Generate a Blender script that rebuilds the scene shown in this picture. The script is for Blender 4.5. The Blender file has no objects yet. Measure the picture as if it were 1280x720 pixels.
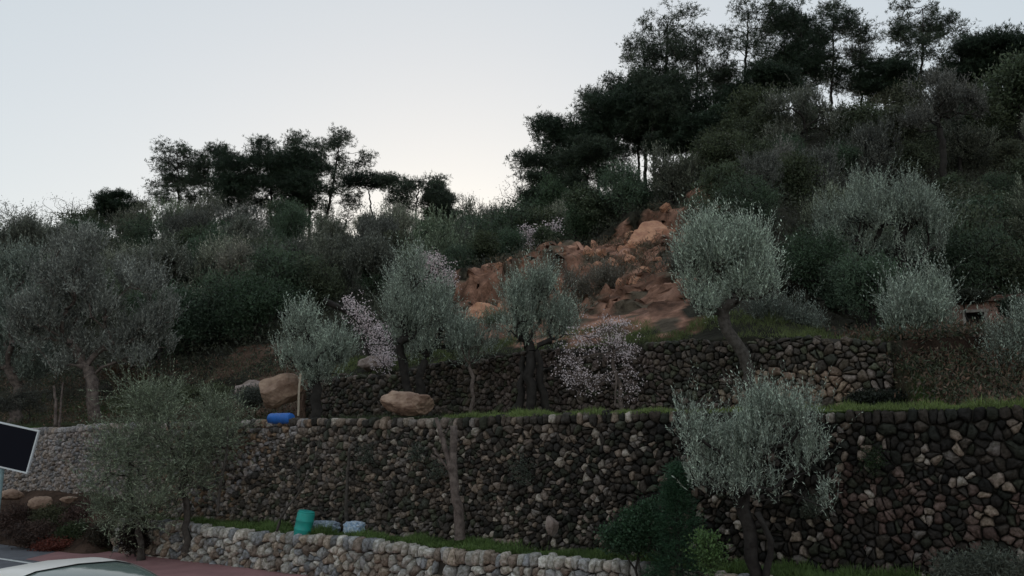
import bpy, bmesh, math, random
import numpy as np
from mathutils import Vector, Matrix, noise

# ------------------------------------------------------------------ camera
scene = bpy.context.scene
COL = scene.collection
F = 1000.0; PITCH = math.atan(190/F); SP, CP = math.sin(PITCH), math.cos(PITCH); CAMZ = 2.8
cam = bpy.data.cameras.new('camera'); cam.sensor_width = 36; cam.lens = F/1280*36
cam.clip_end = 3000; cam.clip_start = 0.1
co = bpy.data.objects.new('camera', cam); COL.objects.link(co)
co.location = (0, 0, CAMZ); co.rotation_euler = (math.radians(90)+PITCH, 0, 0)
scene.camera = co
# ------------------------------------------------------------------ sky and light
SUN_EL = math.radians(5); SUN_AZ = math.radians(-4)       # azimuth clockwise from +Y
world = bpy.data.worlds.new('World'); scene.world = world; world.use_nodes = True
nt = world.node_tree; nt.nodes.clear()
sky = nt.nodes.new('ShaderNodeTexSky'); sky.sky_type = 'NISHITA'; sky.sun_disc = False
sky.sun_elevation = SUN_EL; sky.sun_rotation = SUN_AZ; sky.air_density = 1.0; sky.dust_density = 0.8; sky.ozone_density = 1.6
hs = nt.nodes.new('ShaderNodeHueSaturation'); hs.inputs['Saturation'].default_value = 1.0
bgn = nt.nodes.new('ShaderNodeBackground'); bgn.inputs['Strength'].default_value = 0.15
wo = nt.nodes.new('ShaderNodeOutputWorld')
nt.links.new(sky.outputs[0], hs.inputs['Color']); gm = nt.nodes.new('ShaderNodeGamma'); gm.inputs['Gamma'].default_value = .27; nt.links.new(hs.outputs[0], gm.inputs['Color']); nt.links.new(gm.outputs[0], bgn.inputs['Color']); nt.links.new(bgn.outputs[0], wo.inputs[0])
sl = bpy.data.lights.new('sun', 'SUN'); sl.energy = 0.5; sl.angle = math.radians(40); sl.color = (1.0, .95, .9)
so = bpy.data.objects.new('sun', sl); COL.objects.link(so); so.location = (-20, -30, 40)
sd = Vector((math.sin(SUN_AZ)*math.cos(SUN_EL), math.cos(SUN_AZ)*math.cos(SUN_EL), math.sin(SUN_EL)))
so.rotation_euler = sd.to_track_quat('Z', 'Y').to_euler()
scene.view_settings.view_transform = 'Standard'; scene.view_settings.look = 'None'
scene.view_settings.exposure = 2.0; scene.view_settings.gamma = 1.0
scene.render.engine = 'CYCLES'
scene.cycles.max_bounces = 5; scene.cycles.diffuse_bounces = 3; scene.cycles.glossy_bounces = 2; scene.cycles.transmission_bounces = 2

# ------------------------------------------------------------------ helpers
def ray(px, py):
    u = (px-640)/F; v = (360-py)/F; d = CP-v*SP
    return u/d, (SP+v*CP)/d
def at(px, py, Y):
    a, b = ray(px, py); return np.array([a*Y, Y, CAMZ+b*Y])
def sstep(x, a, b):
    t = np.clip((x-a)/(b-a), 0, 1); return t*t*(3-2*t)
def fnoise(X, Y, s, seed=0):
    X = np.asarray(X, float)/s; Y = np.asarray(Y, float)/s
    out = 0; r = np.random.RandomState(seed+11)
    for k in range(7):
        th = r.uniform(0, 6.28); fr = r.uniform(.6, 1.7); ph = r.uniform(0, 6.28)
        out = out + np.sin((X*math.cos(th)+Y*math.sin(th))*fr*2+ph+1.3*np.sin((X*math.sin(th)-Y*math.cos(th))*fr*1.3+ph*2))
    return out/7*1.6
M_ = .62                                            # the walls run along Y + .62 X = const
RA = [-3, -.9, -.66, -.35, 0, .02, .06, .12, .22, .26, .33, .5, .69, 3]
RT = [.2, .245, .245, .255, .255, .262, .285, .30, .325, .37, .40, .425, .445, .44]
DA = [-3, -.66, 0, .2, .7, 3]; DD = [80, 80, 75, 64, 60, 60]
SLIDE = [(-2.8,33.8),(1.6,33.8),(3.0,36.5),(5.5,38.2),(7.3,37.8),(9.2,37.2),(10.2,35.2),(8.7,31.4),(7.0,29),(5.6,26),(5.0,22.5),(4.4,19.4),(2.2,20.6),(.5,21.8),(-2.2,25.5)]
def inpoly(X, Y, poly):
    X = np.asarray(X, float); Y = np.asarray(Y, float); ins = np.zeros(X.shape, bool); n = len(poly)
    for i in range(n):
        x1, y1 = poly[i]; x2, y2 = poly[(i+1) % n]
        c = ((y1 > Y) != (y2 > Y)) & (X < (x2-x1)*(Y-y1)/(y2-y1+1e-9)+x1)
        ins ^= c
    return ins
def hgt(X, Y):
    X = np.asarray(X, float); Y = np.asarray(Y, float)
    w = Y+M_*X
    n1 = fnoise(X, Y, 3.0, 1); n2 = fnoise(X, Y, 1.0, 2); n3 = fnoise(X, Y, 9.0, 3)
    z = np.full(np.broadcast(X, Y).shape, -.03)
    low = np.where(w > 15.28, .74+.02*n2, -.03)
    bank = -.03+1.35*sstep(w, 13.9, 16.4)+.12*n2*sstep(w, 14.0, 15.0)
    left = 1-sstep(X, -11.2, -10.2)
    z = low*(1-left)+bank*left
    t1 = 3.26+.03*n2
    z = np.where(w > 16.75, t1, z)
    hasw2 = (X > -6.4) & (X < 7.7)
    top2 = 4.72+.35*sstep(X, -4.5, 0)-.25*sstep(X, 5, 8)
    soft = t1+(top2-t1)*sstep(w, 18.0, 23.0)
    z = np.where(w > 16.75, np.where(hasw2, np.where(w > 21.4, top2, t1), soft), z)
    Yc = np.maximum(Y, 6); a = X/Yc
    D = np.interp(a, DA, DD); zr = CAMZ+np.interp(a, RA, RT)*D; Wr = np.maximum(D*(1+M_*a), 26)
    r = (w-21.4)/(Wr-21.4)
    ex = 1+.6*sstep(a, .3, .5)
    rr = np.clip(r, 0, 1)**ex
    hill = top2+(zr-top2)*rr + (.25*n1+.35*n3)*sstep(r, 0, .15)
    hill = hill-np.clip(r-1.02, 0, 9)*14
    # landslide: a clay scarp and a hollow below it
    sm = np.exp(-((X-.0)/3.0)**4)
    sc = 31.5+.5*fnoise(X, Y, 1.3, 8)
    hill = hill+sm*(1.2*sstep(w, sc, sc+.7)-1.2*sstep(w, sc+1, 44)-.8*np.exp(-((w-29)/2.2)**2))
    s2 = np.exp(-((X-8)/3.4)**4); sc2 = 41+.7*fnoise(X, Y, 1.5, 9)
    hill = hill+s2*(1.1*sstep(w, sc2, sc2+.7)-1.1*sstep(w, sc2+1, 54))
    rough = sstep(X, -3.5, -2.0)*(1-sstep(X, 9.0, 11))*sstep(Y, 22.5, 25)*(1-sstep(Y, 38, 40))
    q1 = fnoise(X, Y, .9, 21); q2 = fnoise(X, Y, .42, 22); q3 = fnoise(X, Y, .25, 23)
    hill = hill+rough*(.34*(1-np.abs(q1)*1.4)+.14*(1-np.abs(q2)*1.5)+.06*q3-.25)
    hm = np.exp(-(((X-13.6)/2.6)**4+((Y-24.2)/2.6)**4))
    hill = hill*(1-hm)+5.3*hm
    z = np.where(w > 21.4, hill, z)
    z = np.maximum(z, -3.0)
    return z
def gz(x, y): return float(hgt(np.array([x]), np.array([y]))[0])
def ground(px, Y):
    py = 400.
    for _ in range(6):
        a, b = ray(px, py); z = gz(a*Y, Y); bb = (z-CAMZ)/Y
        py = 360-1000*((bb*CP-SP)/(CP+bb*SP))
    a, b = ray(px, py); return np.array([a*Y, Y, gz(a*Y, Y)])
def tag(o, label=None, cat=None, group=None, kind=None):
    if label: o['label'] = label
    if cat: o['category'] = cat
    if group: o['group'] = group
    if kind: o['kind'] = kind
    return o
def empty(name, loc, rz=0):
    o = bpy.data.objects.new(name, None); COL.objects.link(o); o.location = tuple(float(q) for q in loc); o.rotation_euler = (0, 0, rz); o.empty_display_size = .2
    return o
def npmesh(name, V, faces, mat, parent=None, colors=None, smooth=False):
    """faces: list of int arrays (n,k)"""
    me = bpy.data.meshes.new(name)
    V = np.ascontiguousarray(V, dtype=np.float32)
    me.vertices.add(len(V)); me.vertices.foreach_set('co', V.ravel())
    if not isinstance(faces, list): faces = [faces]
    faces = [f for f in faces if len(f)]
    loops = np.concatenate([f.ravel() for f in faces]).astype(np.int32)
    sizes = np.concatenate([np.full(len(f), f.shape[1]) for f in faces]).astype(np.int32)
    starts = np.concatenate([[0], np.cumsum(sizes)[:-1]]).astype(np.int32)
    me.loops.add(len(loops)); me.loops.foreach_set('vertex_index', loops)
    me.polygons.add(len(sizes)); me.polygons.foreach_set('loop_start', starts); me.polygons.foreach_set('loop_total', sizes)
    me.update(calc_edges=True)
    if colors is not None:
        ca = me.color_attributes.new('tint', 'FLOAT_COLOR', 'POINT')
        c4 = np.ones((len(V), 4), np.float32); c4[:, :3] = colors; ca.data.foreach_set('color', c4.ravel())
    if smooth: me.polygons.foreach_set('use_smooth', np.ones(len(sizes), bool))
    me.materials.append(mat); me.validate()
    o = bpy.data.objects.new(name, me); COL.objects.link(o)
    if parent: o.parent = parent
    return o
def bmobj(name, bm, mat, parent=None, smooth=False):
    me = bpy.data.meshes.new(name); bm.to_mesh(me); bm.free(); me.materials.append(mat)
    if smooth:
        for p in me.polygons: p.use_smooth = True
    o = bpy.data.objects.new(name, me); COL.objects.link(o)
    if parent: o.parent = parent
    return o
def box(bm, c, s, rot=None):
    r = bmesh.ops.create_cube(bm, size=1)
    m = Matrix.Translation(Vector([float(q) for q in c])) @ (rot.to_4x4() if rot else Matrix.Identity(4)) @ Matrix.Diagonal((s[0], s[1], s[2], 1))
    bmesh.ops.transform(bm, matrix=m, verts=r['verts']); return r['verts']
# ------------------------------------------------------------------ materials
def mat(name, col=(.5,.5,.5), rough=.8, metal=0, tint=False, var=None, bump=None, noise_scale=5., spec=.3, trans=0, mul=1.0):
    """var: second colour mixed by noise; tint: vertex colour is the base colour"""
    m = bpy.data.materials.new(name); m.use_nodes = True; n = m.node_tree.nodes; L = m.node_tree.links
    b = n['Principled BSDF']; b.inputs['Roughness'].default_value = rough; b.inputs['Metallic'].default_value = metal
    b.inputs['Specular IOR Level'].default_value = spec
    b.inputs['Base Color'].default_value = (*col, 1)
    src = None
    if tint:
        a = n.new('ShaderNodeVertexColor'); a.layer_name = 'tint'; src = a.outputs['Color']
    tc = n.new('ShaderNodeTexCoord')
    if var:
        ns = n.new('ShaderNodeTexNoise'); ns.inputs['Scale'].default_value = noise_scale; ns.inputs['Detail'].default_value = 8; ns.inputs['Roughness'].default_value = .65
        L.new(tc.outputs['Object'], ns.inputs['Vector'])
        rp = n.new('ShaderNodeMapRange'); rp.inputs[1].default_value = .38; rp.inputs[2].default_value = .62; L.new(ns.outputs[0], rp.inputs[0])
        mx = n.new('ShaderNodeMix'); mx.data_type = 'RGBA'
        L.new(rp.outputs[0], mx.inputs[0])
        if tint:
            mx.blend_type = 'MULTIPLY'; L.new(src, mx.inputs[6]); mx.inputs[7].default_value = (*var, 1)
        else:
            mx.inputs[6].default_value = (*col, 1); mx.inputs[7].default_value = (*var, 1)
        src = mx.outputs[2]
    if src: L.new(src, b.inputs['Base Color'])
    if bump:
        nb = n.new('ShaderNodeTexNoise'); nb.inputs['Scale'].default_value = bump[0]; nb.inputs['Detail'].default_value = 6
        L.new(tc.outputs['Object'], nb.inputs['Vector'])
        bp = n.new('ShaderNodeBump'); bp.inputs['Strength'].default_value = bump[1]; bp.inputs['Distance'].default_value = bump[2]
        L.new(nb.outputs[0], bp.inputs['Height']); L.new(bp.outputs[0], b.inputs['Normal'])
    if trans:
        td = n.new('ShaderNodeBsdfTranslucent'); ms = n.new('ShaderNodeMixShader'); ms.inputs[0].default_value = trans
        if src: L.new(src, td.inputs['Color'])
        L.new(b.outputs[0], ms.inputs[1]); L.new(td.outputs[0], ms.inputs[2]); L.new(ms.outputs[0], n['Material Output'].inputs['Surface'])
    return m
MAT = dict(
    leaf=mat('leaf', tint=True, rough=.55, spec=.3, trans=.25),
    petal=mat('petal', tint=True, rough=.7, trans=.3),
    bark=mat('bark', (.10,.085,.075), .9, var=(.045,.036,.03), noise_scale=9, bump=(14,.8,.03)),
    bark_dark=mat('bark_dark', (.04,.034,.03), .9, var=(.02,.016,.014), noise_scale=6, bump=(14,.8,.03)),
    bark_pale=mat('bark_pale', (.20,.155,.135), .9, var=(.075,.055,.048), noise_scale=8, bump=(20,.7,.02)),
    stone=mat('stone', tint=True, rough=.88, var=(.42,.42,.36), noise_scale=17, bump=(34,.9,.02)),
    core=mat('wall_core', (.04,.034,.028), .95, var=(.06,.05,.04), noise_scale=6),
    clay=mat('clay', (.64,.34,.21), .9, var=(.42,.20,.13), noise_scale=2.2, bump=(5,.9,.12)),
    boulder=mat('boulder', (.44,.30,.22), .88, var=(.20,.12,.085), noise_scale=1.8, bump=(7,.8,.06)),
    boulder_grey=mat('boulder_grey', (.34,.27,.24), .88, var=(.18,.13,.11), noise_scale=2.5, bump=(7,.8,.06)),
)
# ------------------------------------------------------------------ ground
def ground_material():
    m = bpy.data.materials.new('ground'); m.use_nodes = True; n = m.node_tree.nodes; L = m.node_tree.links
    b = n['Principled BSDF']; b.inputs['Roughness'].default_value = .95; b.inputs['Specular IOR Level'].default_value = .1
    a = n.new('ShaderNodeVertexColor'); a.layer_name = 'tint'; tc = n.new('ShaderNodeTexCoord')
    ns = n.new('ShaderNodeTexNoise'); ns.inputs['Scale'].default_value = 1.6; ns.inputs['Detail'].default_value = 10; ns.inputs['Roughness'].default_value = .7
    L.new(tc.outputs['Object'], ns.inputs['Vector'])
    rp = n.new('ShaderNodeMapRange'); rp.inputs[1].default_value = .35; rp.inputs[2].default_value = .65; rp.inputs[3].default_value = .42; rp.inputs[4].default_value = 1.35
    L.new(ns.outputs[0], rp.inputs[0])
    mx = n.new('ShaderNodeMix'); mx.data_type = 'RGBA'; mx.blend_type = 'MULTIPLY'; mx.inputs[0].default_value = 1
    L.new(a.outputs[0], mx.inputs[6]); L.new(rp.outputs[0], mx.inputs[7]); L.new(mx.outputs[2], b.inputs['Base Color'])
    nb = n.new('ShaderNodeTexNoise'); nb.inputs['Scale'].default_value = 3; nb.inputs['Detail'].default_value = 12; nb.inputs['Roughness'].default_value = .7
    L.new(tc.outputs['Object'], nb.inputs['Vector'])
    bp = n.new('ShaderNodeBump'); bp.inputs['Strength'].default_value = 1; bp.inputs['Distance'].default_value = .25
    L.new(nb.outputs[0], bp.inputs['Height']); L.new(bp.outputs[0], b.inputs['Normal'])
    return m
def make_ground():
    ws = np.unique(np.round(np.concatenate([[-400,-150,-60,-20,0,8,12,13.5], np.arange(13.8,15.2,.15), [15.28,15.3], np.arange(15.45,16.7,.2), [16.75,16.77],
        np.arange(16.95,21.3,.3), [21.4,21.42], np.arange(21.6,24,.22), np.arange(24,44,.14), np.arange(44,56,.22), np.arange(56,90,1.0), np.arange(92,150,6), [170,220,300,500,900]]), 3))
    ss = np.unique(np.round(np.concatenate([[-700,-300,-180,-120,-90], np.arange(-75,-20,1.2), np.arange(-20,-4,.25), np.arange(-4,11,.16), np.arange(11,22,.25), np.arange(22,70,1.2), [75,90,120,180,300,700]]), 3))
    S, W = np.meshgrid(ss, ws); X = S; Y = W-M_*S
    Z = hgt(X, Y)
    ns_, nw = len(ss), len(ws)
    V = np.stack([X, Y, Z], -1).reshape(-1, 3)
    wl = (sstep(V[:, 0], -3.8, -2.2)*(1-sstep(V[:, 0], 9.5, 11.5))*sstep(V[:, 1]+M_*V[:, 0], 24, 26)*(1-sstep(V[:, 1], 38, 41)))
    for i in np.nonzero(wl > .02)[0]:
        p = Vector(V[i]); f = float(wl[i]); n0 = noise.cell_vector(p*.9+noise.noise_vector(p*.8)*.8); n1 = noise.noise_vector(p*1.9); n2 = noise.noise_vector(p*4.3)
        V[i] += np.array((n0-Vector((.5,.5,.5)))*.34+n1*.36+n2*.20)*f*np.array([1, 1, .8])
    i = np.arange(nw-1)[:, None]*ns_+np.arange(ns_-1)[None]
    q = np.stack([i, i+1, i+1+ns_, i+ns_], -1).reshape(-1, 4)
    wv = V[:, 1]+M_*V[:, 0]
    base = np.array([.045, .042, .03]); earth = np.array([.58, .31, .215]); dirt = np.array([.12, .075, .055]); grass = np.array([.055, .085, .022])
    c = np.tile(base, (len(V), 1))
    nn = fnoise(V[:, 0], V[:, 1], 1.6, 4); nn2 = fnoise(V[:, 0], V[:, 1], .8, 5)
    sl = inpoly(V[:, 0]+.8*nn, V[:, 1]+1.2*nn2, SLIDE).astype(float)
    e2 = earth*(.75+.3*nn[:, None]*.5); e3 = fnoise(V[:, 0], V[:, 1], .45, 41); e2 = e2*(1-.45*(nn2[:, None] > .3))*(1-.35*(e3[:, None] > .35)); e2 = np.where(e3[:, None] < -.5, e2*1.35+np.array([.03,.03,.03]), e2); scrub = (fnoise(V[:, 0], V[:, 1], .7, 42)[:, None] > .3) & (wv[:, None] < 36); e2 = np.where(scrub, np.array([.16,.125,.09]), e2)
    c = c*(1-sl[:, None])+np.clip(e2, .02, 1)*sl[:, None]
    t0 = (wv < 16.75) & (wv > 13.6)
    c[t0] = grass*(.8+.4*nn[t0, None]*.5)+np.array([.02,.01,0])
    bk = t0 & (V[:, 0] < -10.4); c[bk] = dirt*(.8+.3*nn[bk, None])
    t1 = (wv >= 16.75) & (wv < 21.4); g = sstep(fnoise(V[:, 0], V[:, 1], 1.1, 6)+.3*(V[:, 0] > 0), -.2, .5)[:, None]
    c1 = grass*g+np.array([.075,.06,.04])*(1-g); c[t1] = c1[t1]
    rb = (V[:, 0] > 8) & (wv > 17.6) & (wv < 23) ; c[rb] = np.array([.06,.038,.028])
    lb = (V[:, 0] < -5.5) & (V[:, 0] > -11) & (wv > 17.4) & (wv < 25) & (nn > -.35); c[lb] = np.array([.17,.105,.075])
    o = npmesh('ground', V, q, ground_material(), colors=np.clip(c, .004, 1), smooth=True)
    tag(o, kind='structure')
make_ground()
def sheet(name, pts, z, m, nx=60):
    # pts: (x0,x1,w0,w1) strip along the road
    x0, x1, w0, w1 = pts; xs = np.linspace(x0, x1, nx)
    V = []; 
    for x in xs: V += [(x, w0-M_*x, z), (x, w1-M_*x, z)]
    q = [(2*i, 2*i+2, 2*i+3, 2*i+1) for i in range(nx-1)]
    return tag(npmesh(name, np.array(V), np.array(q), m), kind='structure')
asph = mat('asphalt', (.15,.15,.165), .85, var=(.11,.11,.12), noise_scale=3, bump=(60,.5,.01))
redp = mat('red_pavement', (.36,.185,.18), .85, var=(.28,.145,.14), noise_scale=1.5, bump=(60,.5,.01))
sheet('road', (-120, 90, -4, 14.99), 0.0, asph)
sheet('pavement', (-11.6, 60, 12.75, 14.985), 0.006, redp)
sheet('road_marking', (-120, 90, 12.35, 12.5), 0.010, mat('road_paint', (.75,.75,.73), .6, var=(.55,.55,.53), noise_scale=9))

# ------------------------------------------------------------------ dry stone walls
def clip(poly, p, q):
    """keep the half-plane nearer to p than q"""
    mx, my = (p[0]+q[0])/2, (p[1]+q[1])/2; nx, ny = q[0]-p[0], q[1]-p[1]
    out = []; n = len(poly)
    for i in range(n):
        a = poly[i]; b = poly[(i+1) % n]
        da = (a[0]-mx)*nx+(a[1]-my)*ny; db = (b[0]-mx)*nx+(b[1]-my)*ny
        if da <= 0: out.append(a)
        if (da < 0 < db) or (db < 0 < da):
            t = da/(da-db); out.append((a[0]+(b[0]-a[0])*t, a[1]+(b[1]-a[1])*t))
    return out
def stone_wall(name, x0, x1, w, zb, zt, size, colf, label, thick=.45, coping=True, seed=1, lean=.06, holes=()):
    """face stands on Y = w - .62 x; zb/zt functions of x"""
    rng = random.Random(seed); k = math.sqrt(1+M_*M_)
    org = np.array([x0, w-M_*x0, 0]); du = np.array([1, -M_, 0])/k; dn = np.array([-M_, -1, 0])/k; up = np.array([0, 0, 1.])
    Lw = (x1-x0)*k
    hmax = max(zt(x0+i/20*(x1-x0)) for i in range(21)); hmin = min(zb(x0+i/20*(x1-x0)) for i in range(21))-.1
    pts = []; row = 0; z = hmin
    while z < hmax+.3:
        u = -.2+rng.uniform(0, .2)
        sz = None
        while u < Lw+.2:
            sz = size(u/k+x0)
            uu = u+rng.uniform(-.4, .4)*sz; zz = z+rng.uniform(-.4, .4)*sz*.85
            pts.append((uu, zz, sz)); u += sz*rng.uniform(.65, 1.5)
        z += size(x0+.5*(x1-x0))*.62; row += 1
    # vary row pitch with local size by stretching is avoided: drop some points to make big stones
    pts = [p for p in pts if rng.random() > .27]; pts += [(p[0]+rng.uniform(-.5, .5)*p[2], p[1]+rng.uniform(-.5, .5)*p[2], p[2]*.5) for p in pts if rng.random() < .25]
    if coping:
        pts = [p for p in pts if p[1] < zt(p[0]/k+x0)-.26]
        u = 0
        while u < Lw:
            t = zt(u/k+x0); s = rng.uniform(.08, .24)
            pts.append((u, t-rng.uniform(.09, .13), s)); u += s
    # spatial hash
    H = {}; cs = .28
    for i, p in enumerate(pts): H.setdefault((int(p[0]//cs), int(p[1]//cs)), []).append(i)
    V = []; Q = []; T = []; C = []; nv = 0
    for i, p in enumerate(pts):
        x = p[0]/k+x0
        t = zt(min(max(x, x0), x1)); b = zb(min(max(x, x0), x1))-.12
        top = t+rng.uniform(-.03, .03)
        if p[1] > top or p[1] < b or not (0 <= p[0] <= Lw): continue
        if any(abs(p[0]-h[0]) < h[2] and abs(p[1]-h[1]) < h[3] for h in holes): continue
        poly = [(max(p[0]-.5, 0), b), (min(p[0]+.5, Lw), b), (min(p[0]+.5, Lw), top), (max(p[0]-.5, 0), top)]
        ci, cj = int(p[0]//cs), int(p[1]//cs)
        for a_ in (-2, -1, 0, 1, 2):
            for b_ in (-2, -1, 0, 1, 2):
                for j in H.get((ci+a_, cj+b_), ()):
                    if j != i and poly: poly = clip(poly, p, pts[j])
        if len(poly) < 3: continue
        P = np.array(poly)
        cen = P.mean(0); ext = np.ptp(P, axis=0)
        if min(ext) < .03: continue
        # resample with rounded corners
        if len(P) < 5: nx = np.roll(P, -1, 0); P = np.stack([P, (P+nx)/2], 1).reshape(-1, 2)
        nx = np.roll(P, -1, 0); P = np.stack([P*.8+nx*.2, P*.2+nx*.8], 1).reshape(-1, 2)
        n = len(P); s = min(ext)
        P = cen+(P-cen)*(1-.008/max(s, .06))*rng.uniform(.95, 1.01)
        P = P+np.array([[rng.uniform(-1, 1), rng.uniform(-1, 1)] for _ in range(n)])*.075*s
        tu, tv = rng.uniform(-.3, .3), rng.uniform(-.3, .3); bulge = rng.uniform(.35, .7)*min(s, .3)*.8; off = rng.uniform(-.035, .03)
        rings = [(1.0, -.14, 0), (1.0, -.015, 0), (.93, .35, 1), (.72, .78, 1), (.38, .97, 1)]
        col = colf(x, p[1], rng)
        for (sc, d, rel) in rings:
            R = cen+(P-cen)*sc
            dep = (d*bulge if rel else d)+off
            jit = np.array([rng.uniform(-1, 1) for _ in range(n)])*(.10*s if rel else 0)
            dd = dep+jit+(tu*(R[:, 0]-cen[0])+tv*(R[:, 1]-cen[1]))*(1 if rel else .3)+lean*(hmin-R[:, 1])
            V.append(org+R[:, :1]*du+R[:, 1:]*up+dd[:, None]*dn)
        V.append((org+cen[0]*du+cen[1]*up+(bulge+off+lean*(hmin-cen[1]))*dn)[None])
        idx = np.arange(n); nx = (idx+1) % n
        for r_ in range(4):
            a0 = nv+r_*n; Q.append(np.stack([a0+idx, a0+nx, a0+n+nx, a0+n+idx], -1))
        a0 = nv+4*n; T.append(np.stack([a0+idx, a0+nx, np.full(n, nv+5*n)], -1))
        nv += 5*n+1; C.append(np.tile(col, (5*n+1, 1)))
    th = empty(name, (x0, w-M_*x0, zb(x0)))
    V = np.concatenate(V)-np.array(th.location)
    tag(th, label, 'wall')
    npmesh('stonework', V, [np.concatenate(Q), np.concatenate(T)], MAT['stone'], th, np.concatenate(C), smooth=True)
    # rubble core behind
    xs = np.linspace(x0+.05, x1-.05, 60); CV = []
    for x in xs:
        f = np.array([x, w-M_*x, 0]); zz0 = zb(x)-.4; zz1 = zt(x)-.05
        l0 = lean*(hmin-zz0); l1 = lean*(hmin-zz1)
        CV += [f+(l0-.07)*dn+zz0*up, f+(l1-.07)*dn+zz1*up, f+(l1-thick)*dn+zz1*up, f+(l0-thick)*dn+zz0*up]
    CQ = []
    for i in range(59):
        for j in range(4): CQ.append((4*i+j, 4*i+4+j, 4*i+4+(j+1) % 4, 4*i+(j+1) % 4))
    CQ += [(0, 1, 2, 3), (4*59+3, 4*59+2, 4*59+1, 4*59)]
    npmesh('rubble_core', np.array(CV)-np.array(th.location), np.array(CQ), MAT['core'], th)
    return th
def mixc(rng, cols, j=.25):
    c = np.array(rng.choice(cols)); return c*rng.uniform(1-j, 1+j)
LIGHT = [(.54,.49,.45), (.44,.42,.42), (.60,.52,.46), (.32,.315,.33), (.46,.36,.29), (.30,.23,.19), (.66,.61,.56), (.50,.47,.45)]
PINKY = [(.52,.44,.42), (.44,.39,.39), (.56,.46,.43), (.36,.33,.34), (.46,.36,.31)]
DARK = [(.10,.10,.07), (.085,.07,.062), (.12,.095,.078), (.06,.052,.047), (.15,.115,.095), (.075,.075,.06), (.105,.086,.076)]
TAN = [(.40,.29,.22), (.33,.23,.18), (.22,.17,.14), (.45,.35,.27)]
def c_low(x, z, rng): return mixc(rng, LIGHT, .28)
def c_main(x, z, rng):
    edge = -5.2-(3.3-z)*.9
    if x < edge+rng.uniform(-.5, .5):
        return mixc(rng, PINKY if x < -10 else PINKY+[(.40,.27,.19), (.15,.13,.12), (.30,.20,.15)], .25)
    f = sstep(x, edge, 6)*.35
    if x > 5 and z < 1.9-.2*(x-8) and rng.random() < .3: return mixc(rng, [(.12,.075,.065), (.17,.115,.10)], .3)
    pl = .10*(1-f) if x < 4 else .05
    if rng.random() < pl: return mixc(rng, [(.40,.33,.28), (.32,.26,.23), (.48,.41,.36)], .3)
    if rng.random() < .40*(1-1.9*f): return mixc(rng, [(.26,.20,.17), (.22,.185,.17), (.30,.225,.18)], .3)
    return mixc(rng, DARK, .35)*(1.1-1.9*f)
def c_up(x, z, rng):
    d = ((x-5.9)/1.25)**2+((z-3.75)/.6)**2
    if d < 1 and rng.random() < .85: return mixc(rng, TAN, .25)
    if -1 < x < 3.6 and rng.random() < .5: return mixc(rng, [(.17,.125,.115), (.22,.17,.155), (.13,.10,.09)], .3)
    if rng.random() < .12: return mixc(rng, [(.24,.19,.17)], .3)
    return mixc(rng, DARK, .3)*1.2
stone_wall('stone_wall', -10.2, 5.5, 15.0, lambda x: -.03, lambda x: .80+.03*math.sin(x*1.3)-.01*x*.3, lambda x: .20, c_low,
           'low pale dry stone wall beside the red pavement', seed=3, lean=.08, holes=((10.47, .42, .12, .09),))
stone_wall('stone_wall', -24, 11.5, 16.3, lambda x: .70+.55*(1 if x < -11 else 0), lambda x: 3.30-.10*sstep(-x, 9, 15)+.03*math.sin(x*.9), lambda x: .135+.04*float(sstep(np.array(x), 1, 8)), c_main,
           'long tall dark dry stone retaining wall across the middle', seed=5)
stone_wall('stone_wall', -6.4, 7.7, 21.0, lambda x: 3.2, lambda x: 4.72+.35*float(sstep(np.array(x), -4.5, 0))-.25*float(sstep(np.array(x), 5, 8))+.06*math.sin(x*2.1), lambda x: .165, c_up,
           'upper dry stone terrace wall behind the olive trees', seed=7, coping=False)

# ------------------------------------------------------------------ plants
def frames(d):
    d = d/np.maximum(np.linalg.norm(d, axis=-1, keepdims=True), 1e-9)
    ref = np.where(np.abs(d[..., 2:3]) > .9, np.array([1., 0, 0]), np.array([0, 0, 1.]))
    a = np.cross(d, ref); a /= np.maximum(np.linalg.norm(a, axis=-1, keepdims=True), 1e-9)
    return d, a, np.cross(d, a)
def leaves(C, D, L, W, R, col, jit=.25):
    """rhombic leaf blades; C (n,3) base, D (n,3) direction"""
    n = len(C); d, a, b = frames(D)
    th = R.uniform(0, 6.28, (n, 1)); s = a*np.cos(th)+b*np.sin(th)
    L = np.broadcast_to(np.asarray(L, float).reshape(-1, 1) if np.ndim(L) else np.full((n, 1), L), (n, 1))*R.uniform(.7, 1.3, (n, 1)); Wd = W*R.uniform(.8, 1.2, (n, 1))
    V = np.stack([C, C+d*L*.5+s*Wd*.5, C+d*L, C+d*L*.45-s*Wd*.5], 1).reshape(-1, 3)
    q = np.arange(4*n).reshape(-1, 4)
    col = np.asarray(col)*R.uniform(1-jit, 1+jit, (n, 1))
    return V, q, np.repeat(col, 4, 0)
def merge(parts):
    V = []; Q = []; C = []; o = 0
    for v, q, c in parts:
        V.append(v); Q.append(q+o); C.append(c); o += len(v)
    return np.concatenate(V), np.concatenate(Q), np.concatenate(C)
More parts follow.
